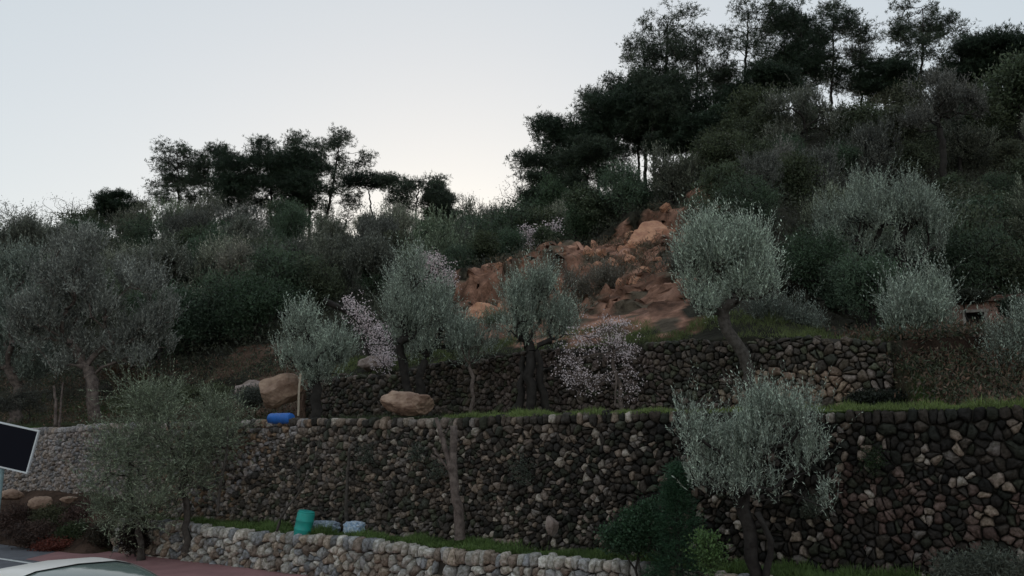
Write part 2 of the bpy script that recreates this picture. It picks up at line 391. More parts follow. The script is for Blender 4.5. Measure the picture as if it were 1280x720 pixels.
def grow(trunks, targets, R, rbase, rtip=.006, k=7, wig=.12, gnarl=.12, up=.3, forkfrac=.55, power=.5):
    """trunks: list of polylines; every target gets a limb from the nearest limb so far. returns V,Q"""
    pos = []; par = []; chains = []; ok = []; pl = []
    for tr in trunks:
        tr = [np.array(p, float) for p in tr]; pts = []
        for i in range(len(tr)-1):
            m = max(2, int(np.linalg.norm(tr[i+1]-tr[i])/.22))
            for j in range(m): pts.append(tr[i]+(tr[i+1]-tr[i])*j/m)
        pts.append(tr[-1]); ch = []
        tot = len(pts)
        for i, p in enumerate(pts):
            q = p+R.uniform(-1, 1, 3)*wig*.25*(0 < i < tot-1)
            pos.append(q); par.append(ch[-1] if ch else -1); ch.append(len(pos)-1); ok.append(i >= forkfrac*tot); pl.append(0 if i < forkfrac*tot else .0)
        chains.append(ch)
    forkz = np.mean([tr[-1] for tr in trunks], 0)
    T = np.array(targets); order = np.argsort(np.linalg.norm(T-forkz, axis=1))
    ends = []
    P = np.zeros((len(pos)+len(T)*14, 3)); PL = np.full(len(P), 1e9); n = len(pos); P[:n] = pos
    for i in range(n): PL[i] = pl[i] if ok[i] else 1e9
    par = par+[0]*(len(P)-n)
    for ti in order:
        t = T[ti]; dv = t-P[:n]; dist = np.linalg.norm(dv, axis=1)
        cost = dist*(1+.5*np.clip(-dv[:, 2]/np.maximum(dist, .01), 0, 1))+.35*PL[:n]
        j = int(np.argmin(cost)); d = dist[j]
        pd = P[j]-P[par[j]] if par[j] >= 0 else np.array([0, 0, 1.]); pd = pd/max(np.linalg.norm(pd), 1e-6)
        ctrl = P[j]+(pd*.6+np.array([0, 0, up]))*d*.45
        m = min(12, max(2, int(d/.3))); ch = [j]
        for i in range(1, m+1):
            s = i/m; q = P[j]*(1-s)**2+ctrl*2*s*(1-s)+t*s*s+R.uniform(-1, 1, 3)*wig*d/m*(i < m)
            P[n] = q; par[n] = ch[-1]; PL[n] = PL[ch[-1]]+np.linalg.norm(q-P[ch[-1]]); ch.append(n); n += 1
        chains.append(ch); ends.append(n-1)
    cnt = np.zeros(n)
    for e in ends: cnt[e] += 1
    for i in range(n-1, -1, -1):
        if par[i] >= 0 and par[i] != i: cnt[par[i]] += cnt[i]
    cnt = np.maximum(cnt, 1); rad = rtip*cnt**power; root = max(cnt[ch[0]] for ch in chains[:len(trunks)])
    sc = rbase/(rtip*root**power)
    rad = rtip+(rad-rtip)*sc if sc > 0 else rad
    V = []; Q = []; o = 0; ang = np.arange(k)/k*2*math.pi
    for ci, ch in enumerate(chains):
        p = P[ch]; r = rad[ch].copy()
        if ci < len(trunks):
            s = np.arange(len(ch))/max(1, len(ch)-1); r = r*(1+.75*np.exp(-s*9)); rr = rbase*(1-.35*s); r = np.maximum(r, rr*.85)
            r = np.minimum(r, rbase*1.8)
        else: r[0] = min(r[0], r[1]*1.25)
        d = np.gradient(p, axis=0) if len(p) > 1 else np.array([[0, 0, 1.]])
        d, a, b = frames(d)
        g = 1+gnarl*R.uniform(-1, 1, (len(ch), k))
        if ci < len(trunks):
            lob = 1+gnarl*1.6*np.cos(ang*2+R.uniform(0, 6))[None]+gnarl*np.cos(ang*3+R.uniform(0, 6)+np.arange(len(ch))[:, None]*.4); g = g*lob
        ring = p[:, None]+(a[:, None]*np.cos(ang)[None, :, None]+b[:, None]*np.sin(ang)[None, :, None])*(r[:, None]*g)[..., None]
        V.append(ring.reshape(-1, 3)); i = np.arange(len(ch)-1)[:, None]*k; jj = np.arange(k)[None]
        Q.append((o+np.stack([i+jj, i+(jj+1) % k, i+k+(jj+1) % k, i+k+jj], -1)).reshape(-1, 4)); o += len(ch)*k
    return np.concatenate(V), np.concatenate(Q)
def lobe_targets(lobes, n, R, shell=.55):
    """lobes: (centre, radii) -> n points, outward vectors"""
    vol = np.array([l[1][0]*l[1][1]*l[1][2] for l in lobes])**.7; ks = R.choice(len(lobes), n, p=vol/vol.sum())
    d = R.normal(size=(n, 3)); d /= np.linalg.norm(d, axis=1, keepdims=True)
    rr = shell+(1-shell)*R.uniform(0, 1, (n, 1))**.7
    c = np.array([lobes[i][0] for i in ks]); s = np.array([lobes[i][1] for i in ks])
    return c+d*rr*s, d
GREY = np.array([.29,.33,.27]); GREY_D = np.array([.15,.17,.14])
def olive_crown(T, O, R, shoots=5, leaf=.075, wid=.019, length=.42, col=GREY, upb=.9, nl=14):
    n = len(T); k = shoots
    B = np.repeat(T, k, 0)+R.normal(size=(n*k, 3))*.09; Od = np.repeat(O, k, 0)
    D = Od*.32+np.array([0, 0, upb*1.1])+R.normal(size=(n*k, 3))*.24; D /= np.linalg.norm(D, axis=1, keepdims=True)
    Ls = length*1.3*R.uniform(.45, 1.3, (n*k, 1))*np.repeat(np.where(R.uniform(size=(n, 1)) < .2, R.uniform(1.3, 2.1, (n, 1)), 1.0), k, 0); cc = np.repeat(R.uniform(.7, 1.3, (n, 1)), k, 0)
    t = (np.arange(nl)+.5)/nl
    C = (B[:, None]+D[:, None]*(Ls[:, None]*t[None, :, None])).reshape(-1, 3)
    DD = np.repeat(D, nl, 0)*.9+R.normal(size=(len(C), 3))*.42
    colr = np.repeat(cc, nl, 0)*col; pale = R.uniform(size=(len(C), 1)) < .3
    colr = np.where(pale, colr*1.9+.03, colr)
    A = leaves(C, DD, leaf, wid, R, colr)
    S = leaves(B, D, Ls[:, 0], .008, R, np.array([.12,.11,.09]), .1)
    return merge([A, S])
def blob_crown(T, O, R, per=40, leaf=.09, wid=.05, spread=.3, col=(.04,.06,.03), upb=.3):
    n = len(T); C = np.repeat(T, per, 0)+R.normal(size=(n*per, 3))*spread*np.array([1, 1, .7])
    D = np.repeat(O, per, 0)*.4+np.array([0, 0, upb])+R.normal(size=(n*per, 3))*.7
    cc = np.repeat(R.uniform(.6, 1.4, (n, 1)), per, 0)
    return leaves(C, D, leaf, wid, R, cc*np.array(col))
def pine_crown(T, R, tufts=9, needles=7, nl=.26, spread=.38, col=(.028,.045,.024), flat=.4):
    n = len(T); C = np.repeat(T, tufts, 0)+R.normal(size=(n*tufts, 3))*spread*np.array([1, 1, flat])
    cc = np.repeat(np.repeat(R.uniform(.6, 1.4, (n, 1)), tufts, 0), needles, 0)
    C = np.repeat(C, needles, 0); D = R.normal(size=(len(C), 3))+np.array([0, 0, .8])
    return leaves(C, D, nl, .042, R, cc*np.array(col))
def blossom(T, R, per=5, spread=.12, col=(.62,.44,.46), size=.05):
    C = np.repeat(T, per, 0)+R.normal(size=(len(T)*per, 3))*spread
    return leaves(C, R.normal(size=(len(C), 3)), size, size*.9, R, np.array(col), .2)
def plant(name, label, cat, base, trunkVQ, crown, bark='bark', leafm='leaf', group=None, crown_name='crown', trunk_name='trunk', extra=None):
    base = np.array(base, float); th = empty(name, base); tag(th, label, cat, group)
    if trunkVQ is not None: npmesh(trunk_name, trunkVQ[0]-base, trunkVQ[1], MAT[bark], th, smooth=True)
    if crown is not None: npmesh(crown_name, crown[0]-base, crown[1], MAT[leafm], th, crown[2])
    if extra is not None: npmesh(extra[0], extra[1][0]-base, extra[1][1], MAT[extra[2]], th, extra[1][2])
    return th
def plobes(lobes, Y, dy=.85):
    out = []
    for l in lobes:
        px, py, rx, rz = l[:4]; yo = l[4] if len(l) > 4 else 0
        s = (Y+yo)/F; out.append((at(px, py, Y+yo), np.array([rx*s, (rx+rz)/2*s*dy, rz*s])))
    return out
def olive(label, Y, trunk, lobes, seed, n=260, r=.16, bark='bark', base=None, shoots=5, leaf=.075, col=GREY, length=.42, upb=.9, gnarl=.14, shell=.5, wid=.019, nl=14, name='olive_tree', cat='olive tree', group=None, wig=.25):
    R = np.random.RandomState(seed)
    trs = trunk if isinstance(trunk[0], list) else [trunk]
    out = []; b0 = None
    for tr in trs:
        g = ground(tr[0][0], Y); pts = [g-np.array([0, 0, .12])]
        if b0 is None: b0 = g
        for i, (px, py) in enumerate(tr[1:]): pts.append(at(px, py, Y)+np.array([0, R.uniform(-.15, .15), 0]))
        out.append(pts)
    sub = []
    for c_, rr_ in plobes(lobes, Y):
        for q in range(7):
            dd = R.normal(size=3); dd /= np.linalg.norm(dd); f_ = R.uniform(.2, .52)
            sub.append((c_+dd*rr_*(1.02-f_)*1.15, rr_*f_))
    T, O = lobe_targets(sub, int(n*.95), R, shell*.5)
    tv = grow(out, T, R, r, rtip=.005, gnarl=gnarl, wig=wig, k=9)
    return plant(name, label, cat, b0, tv, olive_crown(T, O, R, shoots, leaf, wid, length, col, upb, nl), bark, group=group)
GREEN = np.array([.10,.125,.07])
# --- the olives one can tell apart
olive('bushy olive with drooping green branches in front of the wall, left', 19.8, [[(236,652),(232,600),(238,560)],[(176,668),(172,640),(160,600)]], [(215,545,80,55),(160,590,42,60),(270,575,40,60),(205,502,55,22),(175,625,55,40,-.4),(225,600,38,32,-.4),(145,650,22,24,-.3)], 11, n=400, r=.07, col=np.array([.17,.195,.13]), shoots=8, upb=.25, length=.4, leaf=.08)
olive('large grey olive at far left with a pale forked trunk above the wall', 27, [(122,530),(118,495),(108,460)], [(105,370,72,55),(60,400,40,45),(160,385,55,50),(110,320,45,30),(80,440,42,28),(175,430,45,35)], 12, n=520, r=.2, bark='bark_pale', col=np.array([.19,.195,.17]), leaf=.11, wid=.032, shoots=8)
olive('grey olive cut by the left edge of the photo, with pale twisted limbs', 29, [(18,520),(22,490),(12,460)], [(5,380,50,60),(35,440,35,40),(-25,420,45,60),(12,330,35,30)], 13, n=360, r=.16, bark='bark_pale', col=GREY_D*1.1, leaf=.11, wid=.032, shoots=8)
olive('small silver olive beside the blue barrel and wooden post', 21.0, [(392,515),(396,490),(393,468)], [(398,445,42,26),(384,408,24,20),(428,440,24,16),(365,452,20,16),(400,472,30,10)], 14, n=300, r=.15, bark='bark_dark', col=GREY*1.05, shoots=5)
olive('twin trunked silver olive standing above the orange boulder, with a tall pointed top', 21.0, [[(516,500),(508,465),(500,430)],[(524,500),(526,465),(540,435)]], [(508,375,24,38),(540,400,34,38),(503,410,22,30),(515,340,16,20),(560,420,22,26),(535,440,26,16)], 15, n=420, r=.12, bark='bark_dark', col=GREY*.95)
olive('small olive with a thin pale trunk between two larger olives', 20.2, [(588,500),(590,470),(588,455)], [(592,438,24,18),(578,430,14,12),(606,432,16,12)], 16, n=110, r=.045, bark='bark_pale', col=GREY*.8)
olive('olive with a thick dark cluster of trunks beside the blossoming almond', 19.4, [[(664,508),(662,470),(664,440)],[(684,508),(676,470),(670,440)],[(648,508),(652,480),(655,445)]], [(674,392,34,32),(655,415,24,26),(700,410,22,26),(672,365,24,16),(650,380,16,14)], 17, n=330, r=.13, bark='bark_dark', col=GREY*1.0)
olive('big silver olive with a bare trunk leaning to the left', 17.4, [(952,500),(928,440),(904,396)], [(905,350,42,32),(864,345,22,28),(944,360,26,28),(880,308,18,22),(930,312,20,26),(905,325,26,20),(888,385,28,12),(955,330,12,16)], 18, n=520, r=.14, col=GREY*1.25, shoots=6, gnarl=.1)
olive('wide grey olive on a double trunk, largest on the right hillside', 26, [[(1092,372),(1092,350),(1086,335)],[(1104,372),(1110,350),(1122,338)]], [(1105,285,68,42),(1060,290,36,40),(1155,290,36,36),(1090,240,26,28),(1140,255,36,26),(1030,320,22,22),(1105,320,60,18)], 19, n=620, r=.22, bark='bark_dark', col=GREY*.85, leaf=.09, wid=.024, shoots=6)
olive('silver olive in front of the little stone hut', 17.0, [(1164,500),(1160,470),(1152,440)], [(1150,390,32,32),(1172,368,15,18),(1128,400,22,24),(1180,395,8,20),(1150,425,36,14)], 20, n=330, r=.13, bark='bark_dark', col=GREY*1.0)
olive('foreground silver olive whose crown covers the middle of the right wall', 12.7, [[(960,712),(958,670),(945,640)],[(950,716),(938,660),(925,615)]], [(968,545,48,30),(925,570,26,34),(1006,560,22,34),(978,518,34,12),(872,540,22,22),(893,588,22,32),(948,615,30,16),(1030,630,7,9)], 21, n=340, r=.09, col=GREY*1.05, shoots=6, length=.30, leaf=.06, wid=.015, bark='bark_dark')
olive('low grey olive bush behind the leaning trunk on the upper terrace', 19.6, [(975,480),(972,470),(970,455)], [(975,420,32,26),(1005,410,22,22),(960,455,24,20),(955,400,16,16)], 22, n=260, r=.08, bark='bark_dark', col=GREY_D*.95)
olive('pale olive cut by the right edge of the photo', 15.0, [(1285,500),(1288,470),(1290,450)], [(1275,455,26,40),(1305,430,30,44),(1262,485,16,18),(1282,415,10,16)], 23, n=300, r=.09, bark='bark_dark', col=GREY*.85, leaf=.06, wid=.016)
olive('brownish olive standing at the top of the landslide', 46, [(888,270),(884,250),(888,232)], [(895,215,30,22),(870,225,18,18),(918,225,18,20),(900,195,20,12)], 24, n=200, r=.15, bark='bark_dark', col=np.array([0.189,0.167,0.138]), leaf=.15, wid=.045, length=.6)
olive('narrow grey olive upslope of the leaning olive', 40, [(975,262),(976,245),(978,230)], [(978,215,18,24),(972,240,20,18),(990,250,14,16)], 25, n=140, r=.13, bark='bark_dark', col=np.array([0.174,0.167,0.145]), leaf=.14, wid=.04, length=.6)
olive('grey green olive spreading under the tall ridge pines', 48, [(1000,200),(1000,180),(1002,170)], [(985,150,34,26),(1030,155,30,20),(965,175,18,16),(1010,130,18,14)], 26, n=220, r=.16, bark='bark_dark', col=np.array([0.123,0.128,0.099]), leaf=.16, wid=.05, length=.6)
olive('grey olive high on the slope near the right edge', 46, [(1180,200),(1178,180),(1176,160)], [(1170,130,36,26),(1210,140,30,26),(1145,150,20,22),(1175,105,16,14)], 27, n=220, r=.16, bark='bark_dark', col=np.array([0.116,0.113,0.099]), leaf=.16, wid=.05, length=.6)
olive('small olive with a curved leaning trunk among the dark bushes', 36, [(272,412),(280,386),(292,370)], [(292,335,16,16),(283,345,10,10),(300,325,10,10)], 28, n=80, r=.16, bark='bark_pale', col=np.array([0.203,0.189,0.152]), leaf=.12, wid=.035, length=.5)
olive('leafy grey bush on the landslide among loose earth', 28, [(745,395),(745,380),(745,370)], [(745,360,30,20),(765,375,24,18),(720,365,18,18)], 29, n=170, r=.05, bark='bark_dark', col=np.array([0.160,0.145,0.116]), leaf=.09, wid=.025)
olive('dark slender olive at the right foot of the landslide', 27, [[(832,425),(836,390),(842,365)],[(826,425),(820,395),(822,370)]], [(845,350,20,22),(825,370,18,18),(850,385,18,18)], 30, n=150, r=.08, bark='bark_dark', col=np.array([0.109,0.109,0.087]), leaf=.09, wid=.025)
for i, (px, py, Y, rr, lb) in enumerate([(200,335,40,26,'grey olive crown behind the largest left olive'), (250,350,42,30,'dull green olive in the middle of the left slope'), (350,330,44,36,'wide dull olive below the umbrella pines'),
        (430,325,44,34,'rounded dull olive below the bare ridge trees'), (470,330,40,28,'dark rounded olive above the twin trunked olive'), (600,310,42,26,'dark olive above the clay scarp'),
        (60,300,50,30,'faint grey olive near the far left ridge'), (20,300,44,26,'grey olive on the slope at the left edge'), (310,300,52,30,'green grey olive just under the left ridge')]):
    olive(lb, Y, [(px,py+rr*1.6),(px,py+rr)], [(px,py,rr,rr*.8),(px-rr*.7,py+rr*.3,rr*.7,rr*.6),(px+rr*.7,py+rr*.3,rr*.7,rr*.6)], 40+i, n=220, r=.12, bark='bark_dark', col=np.array([.12,.125,.10])*(1.15 if 'grey' in lb else .85), leaf=.14, wid=.045, length=.55)

# --- almonds in blossom
def almond(label, Y, trunk, lobes, seed, n, r=.05, per=5, dens=.7, bark='bark_dark', col=(.80,.68,.69), size=.042):
    R = np.random.RandomState(seed); g = ground(trunk[0][0], Y); pts = [g-np.array([0,0,.1])]+[at(px, py, Y) for px, py in trunk[1:]]
    T, O = lobe_targets(plobes(lobes, Y), n, R, .2)
    tv = grow([pts], T, R, r, rtip=.006, wig=.35, gnarl=.1, k=6)
    sel = T[R.uniform(size=n) < dens]; sel = np.concatenate([sel, sel+R.normal(size=sel.shape)*.15])
    return plant('almond_tree', label, 'almond tree', g, tv, blossom(sel, R, per+4, .055*Y/20, col, size*Y/20), bark, 'petal', crown_name='blossom')
almond('almond in full pale pink blossom in front of the upper wall', 18.6, [(776,508),(774,470),(768,440)], [(745,425,44,22),(780,440,26,34),(712,455,26,24),(765,402,24,10),(735,475,34,16),(790,480,14,22)], 61, 300, .05, bark='bark_pale', dens=.5)
almond('almond with pink white blossom sprays left of the twin trunked olive', 24.5, [(472,470),(465,450),(455,425)], [(450,395,18,16),(475,430,20,26),(440,380,10,10),(460,412,18,12)], 62, 170, .05)
almond('small blossoming almond behind the tall pointed olive', 27, [(552,410),(550,385),(548,365)], [(545,335,22,20),(560,350,14,16),(530,325,12,10)], 63, 130, .04)
almond('faint pink blossoming almond below the ridge beside the tall pines', 40, [(670,350),(668,330),(666,318)], [(668,300,26,22),(650,315,16,14),(690,290,12,14)], 64, 150, .06)
almond('low blossoming almond sprig on the rubble beside the boulder', 23.6, [(478,478),(480,468),(480,462)], [(482,450,14,12)], 65, 45, .02)

# --- pines and other trees on the ridge
def ptrees(name, cat, label, px, Y, top, kind, seed, wpx=30, lean=0, group=None, cb=None):
    R = np.random.RandomState(seed); g = ground(px, Y); s = Y/F; tp = at(px+lean, top, Y); h = tp[2]-g[2]; W = wpx*s
    ax = lambda t: np.array([g[0]+(tp[0]-g[0])*t+.15*math.sin(t*5+seed), Y, g[2]+h*t])
    W *= 1.65 if px < 640 else 2.0
    if kind == 'high': kind = 'dense'; cb = .52
    if kind == 'umbrella':
        W /= 1.25
        lobes = [(ax(.93), (W, W*.9, h*.09)), (ax(.90)+np.array([W*.45, 0, 0]), (W*.6, W*.6, h*.08)), (ax(.90)-np.array([W*.5, 0, 0]), (W*.55, W*.6, h*.08))]
        T, O = lobe_targets(lobes, 200, R, .3); tr = [[g, ax(.35), ax(.7)]]
        c = pine_crown(T, R, 9, 7, .28, .34, (.022,.036,.022), .4); fk = .7
    elif kind in ('open', 'dense'):
        lobes = []; dn = kind == 'dense'; nlb = 22 if dn else 20; t0 = (.40 if dn else .36) if cb is None else cb
        for q in range(nlb):
            t = t0+(.97-t0)*(q+.5)/nlb; pr = min(1.0, 1.12*math.sin(math.pi*min(1, ((1-t)/(1-t0))**.7*.6+.14))); an = R.uniform(0, 6.28); rd = R.uniform(.25, .85)*W*pr
            lobes.append((ax(t)+np.array([math.cos(an)*rd, math.sin(an)*rd, R.uniform(-.3, .3)]), (W*R.uniform(.3, .46)*(1.2 if dn else 1), W*R.uniform(.3, .42), h*R.uniform(.05, .10)*(1.25 if dn else 1))))
        T, O = lobe_targets(lobes, 560 if dn else 380, R, .15); tr = [[g, ax(.3), ax(.6), ax(.93)]]
        c = pine_crown(T, R, 9 if dn else 7, 8, .30, .30, (.034,.054,.032) if dn else (.045,.062,.038), .6); fk = .3
    elif kind == 'wispy':
        lobes = []
        for q in range(18):
            t = .3+.66*(q+.5)/18; an = R.uniform(0, 6.28); rd = W*(1.1-t)*1.25*R.uniform(.2, .8); lobes.append((ax(t)+np.array([math.cos(an)*rd, math.sin(an)*rd, .03*h*R.uniform(-1, 1)]), (W*.3, W*.3, h*.05)))
        T, O = lobe_targets(lobes, 260, R, .1); tr = [[g, ax(.4), ax(.95)]]
        c = pine_crown(T, R, 5, 6, .32, .3, (.05,.058,.042), .8); fk = .2
    else:  # bare
        lobes = [(ax(t), (W*.9, W*.9, h*.2)) for t in (.55, .7, .82)]
        T, O = lobe_targets(lobes, 110, R, .15); tr = [[g, ax(.3), ax(.6)]]
        c = None; fk = .2
    tv = grow(tr, T, R, max(.06, h*.0095), rtip=.016, wig=.3, gnarl=.05, k=5, forkfrac=fk, up=.25)
    extra = None
    if kind == 'bare':
        c = blob_crown(T, O, R, 7, .16, .05, .35, (.075,.07,.055))
    return plant(name, label, cat, g, tv, c, 'bark_dark', group=group, crown_name='crown')
RIDGE = [
 ('pine_tree','pine','loose crowned pine at the left end of the ridge pine row',222,79,180,'open',26,0),
 ('pine_tree','pine','airy grey pine just left of the dense dark pines',258,80,184,'open',22,4),
 ('pine_tree','pine','low dark pine at the left foot of the ridge pine row',150,78,246,'dense',22,0),
 ('pine_tree','pine','dense dark round pine, left one of the dark ridge group',300,77,192,'dense',28,0),
 ('pine_tree','pine','dense dark flat topped pine in the centre of the left ridge group',340,78,184,'dense',32,0),
 ('pine_tree','pine','dense dark pine at the right end of the left ridge group',378,76,186,'dense',28,4),
 ('pine_tree','pine','tallest airy pine on the left ridge, leaning right',400,79,163,'open',26,28),
 ('pine_tree','pine','airy pine top rising behind the dense dark pines',385,82,168,'open',20,0),
 ('umbrella_pine','umbrella pine','umbrella pine with a flat dark cap against the sky',465,76,220,'umbrella',27,-2),
 ('pine_tree','pine','shaggy pine with a rounded crown right of the umbrella pine',520,74,218,'open',30,4),
 ('pine_tree','pine','small airy pine beside the shaggy rounded pine',548,76,236,'open',18,4),
 ('bare_tree','bare tree','thin bare tree between the leaning pine and the umbrella pine',430,77,262,'bare',11,2),
 ('bare_tree','bare tree','bare twiggy tree just right of the umbrella pine',490,76,248,'bare',13,0),
 ('bare_tree','bare tree','pale feathery bare tree right of the shaggy ridge pine',580,76,244,'bare',17,0),
 ('bare_tree','bare tree','pale pointed feathery tree left of the tall right pines',645,74,228,'bare',20,0),
 ('bare_tree','bare tree','wide pale twiggy tree at the far left ridge',90,80,248,'bare',26,0),
 ('bare_tree','bare tree','pale twiggy tree at the left frame edge on the ridge',18,80,254,'bare',24,0),
 ('pine_tree','pine','lowest pine at the left edge of the tall right group',688,62,190,'open',26,-4),
 ('pine_tree','pine','small drooping pine leaning out over the sky gap',676,60,222,'open',18,-6),
 ('pine_tree','pine','second pine stepping up the tall right group',722,62,152,'high',30,-6),
 ('pine_tree','pine','slim pine on the stepped outline of the right group',748,63,118,'open',26,-4),
 ('pine_tree','pine','dark pine with a high crown inside the tall right group',768,61,120,'high',26,0),
 ('pine_tree','pine','dark pine below the tallest right crown',800,62,96,'high',28,0),
 ('pine_tree','pine','tallest pine of the middle group, broad crown against the sky',832,63,16,'open',36,0),
 ('pine_tree','pine','tall narrow pine touching the broad tallest one',868,63,40,'open',24,2),
 ('pine_tree','pine','tall pine with long thin bare trunk on the left of the sky gap',806,64,50,'open',22,0),
 ('pine_tree','pine','dark shadowy pine under the broad tallest crown',850,60,112,'high',28,0),
 ('pine_tree','pine','dark pine with low crown above the brownish olive',880,58,150,'dense',26,0),
 ('pine_tree','pine','round topped pine standing alone on the right ridge',934,62,8,'open',27,0),
 ('pine_tree','pine','broad dark pine touching the top of the photo',1000,61,4,'dense',30,0),
 ('pine_tree','pine','leafy pine right beside the broad dark top one',1040,62,14,'open',26,0),
 ('pine_tree','pine','small airy pine in the dip of the right ridge',1076,63,44,'wispy',26,0), ('pine_tree','pine','dark low pine filling the dip of the right ridge',1105,61,84,'dense',24,0), ('pine_tree','pine','dark pine below the round topped one on the right ridge',950,59,96,'dense',26,0), ('pine_tree','pine','slim pine with a long bare trunk in front of the broad tallest crown',818,58,92,'open',20,0), ('pine_tree','pine','slender pine standing before the dark pines of the left stair',736,57,172,'open',20,0),
 ('pine_tree','pine','feathery pine with a pointed top near the upper right corner',1152,62,2,'open',28,0),
 ('pine_tree','pine','feathery pine sloping right of the pointed one',1195,62,40,'wispy',28,6),
 ('pine_tree','pine','dark ridge pine at the upper right corner',1262,60,46,'dense',34,0),
 ('pine_tree','pine','dark low ridge pine beside the corner pine',1225,60,62,'dense',28,0),
 ('pine_tree','pine','thin airy pine in the sky gap left of the round topped one',905,62,80,'wispy',16,0),
]
for i, (nm, cat, lb, px, Y, top, kd, wp, ln) in enumerate(RIDGE):
    ptrees(nm, cat, lb, px, Y, top, kd, 100+i, wp, ln)

# --- hillside thicket: copies of a few bushes
def proto_bush(seed, kind):
    R = np.random.RandomState(seed)
    lobes = [((R.uniform(-.8,.8), R.uniform(-.8,.8), R.uniform(.8,2.4)), (R.uniform(.6,1.2), R.uniform(.6,1.2), R.uniform(.5,1.0))) for _ in range(8)]
    T, O = lobe_targets(lobes, 200, R, .4)
    tv = grow([[np.array([0,0,-.3]), np.array([.1,0,.6]), np.array([0,.1,1.2])]], T, R, .1, rtip=.01, wig=.3, k=5)
    if kind == 'oak': c = blob_crown(T, O, R, 38, .13, .075, .2, (.055,.07,.04))
    elif kind == 'green': c = blob_crown(T, O, R, 38, .13, .05, .22, (.042,.062,.036), .6)
    else: c = olive_crown(T, O, R, 5, .15, .05, .5, np.array([.105,.108,.085]), .9, 9)
    c = (c[0], c[1], c[2]*R.uniform(1.0, 2.5)*R.uniform(.9, 1.12, 3))
    names = {'oak':'evergreen_oak','green':'evergreen_shrub','grey':'wild_olive_tree'}
    return plant(names[kind], 'x', 'tree', (0,0,0), tv, c, 'bark_dark')
INFO = {'oak':('dark evergreen oak in the hillside thicket','oak tree','evergreen oaks of the hillside thicket'),
        'green':('dark green bushy shrub on the hillside','shrub','dark green shrubs of the hillside'),
        'grey':('greyish wild olive in the hillside thicket','olive tree','wild olives of the hillside thicket')}
protos = {k: [proto_bush(300+10*j+i, k) for i in range(5)] for j, k in enumerate(('oak','green','grey'))}
used = set()
def copy_thing(o):
    c = o.copy(); COL.objects.link(c)
    for ch in list(o.children):
        d = ch.copy(); COL.objects.link(d); d.parent = c
    return c
rb = random.Random(77)
def place_bush(kind, px, Y, sc, sz=1.0):
    p = rb.choice(protos[kind])
    o = copy_thing(p) if p.name in used else p
    used.add(p.name)
    g = ground(px, Y); o.location = tuple(g); o.rotation_euler = (0, 0, rb.uniform(0, 6.28)); s = sc*rb.uniform(.75, 1.3); o.scale = (s, s, s*rb.uniform(.85, 1.25))
    lb, ct, gr = INFO[kind]; o['label'] = lb; o['category'] = ct; o['group'] = gr
    return o
def slidehit(px, Y, m=0):
    g = ground(px, Y); return bool(inpoly(np.array([g[0]]), np.array([g[1]]), SLIDE)[0])
for Y, stp, sc in ((29, 66, .62), (34, 60, .75), (41, 56, .85), (49, 50, .95), (57, 46, 1.05), (66, 44, 1.1), (74, 42, 1.1)):
    px = -50
    while px < 1340:
        q = px+rb.uniform(-14, 14); px += stp
        a = ray(q, 300)[0]; Dm = np.interp(a, DA, DD)
        if Y > Dm+1 or slidehit(q, Y): continue
        w = Y*(1+M_*a)
        if w < 24: continue
        if Y < 40 and 380 < q < 900: continue
        if Y < 34 and 990 < q < 1265: continue
        if Y < 46 and 430 < q < 520 : pass
        kd = rb.choices(('oak','green','grey'), (5,3,3) if q > 640 else (3,4,5))[0]
        s = sc*(.72 if Y > Dm-10 and (560 < q < 720) else .62 if Y > Dm-16 and 390 < q <= 560 else 1)
        if Y > 46 and 690 < q < 885: s = sc*.5
        place_bush(kd, q, Y+rb.uniform(-2, 2), s)
for kd, px, Y, sc in [('green',320,32,.9),('green',275,33,.9),('green',235,33,.85),('oak',190,34,.8),('green',350,36,.95),('oak',400,36,.9),('oak',660,53,.9),('oak',700,52,.75),('oak',745,52,.65),('oak',790,53,.6),('oak',835,54,.55),
        ('green',940,29,.75),('green',1020,24,.7),('green',1060,23.5,.7),('green',1090,21,.55),('green',1240,27,.8),('oak',1275,27,.8),('oak',1230,36,1.1),('oak',1180,38,1.1),('oak',1000,38,.9),('oak',940,40,.8),('green',905,26,.45),
        ('oak',600,37,.55),('green',640,38,.6),('oak',680,38,.65),('green',720,41,.75),('oak',760,43,.8),('green',800,43,.75),('oak',840,43,.8),('oak',880,43,.8),('green',575,36,.5),('grey',710,27,.25),('oak',905,33,.6),('green',880,29,.5),('grey',620,26,.3),('oak',1120,30,.8),('green',1145,28,.8),('oak',1200,30,.9),('oak',1260,31,1.0),('green',1215,33,.9),('oak',1290,28,.8),('oak',905,52,.9),('oak',950,52,1.2),('oak',1080,54,1.2),('oak',1130,54,1.2),('oak',1240,52,1.3),('oak',1280,52,1.4),('green',1200,54,1.2),('oak',640,60,.7),('oak',610,62,.7),('oak',580,60,.8)]:
    place_bush(kd, px, Y, sc)

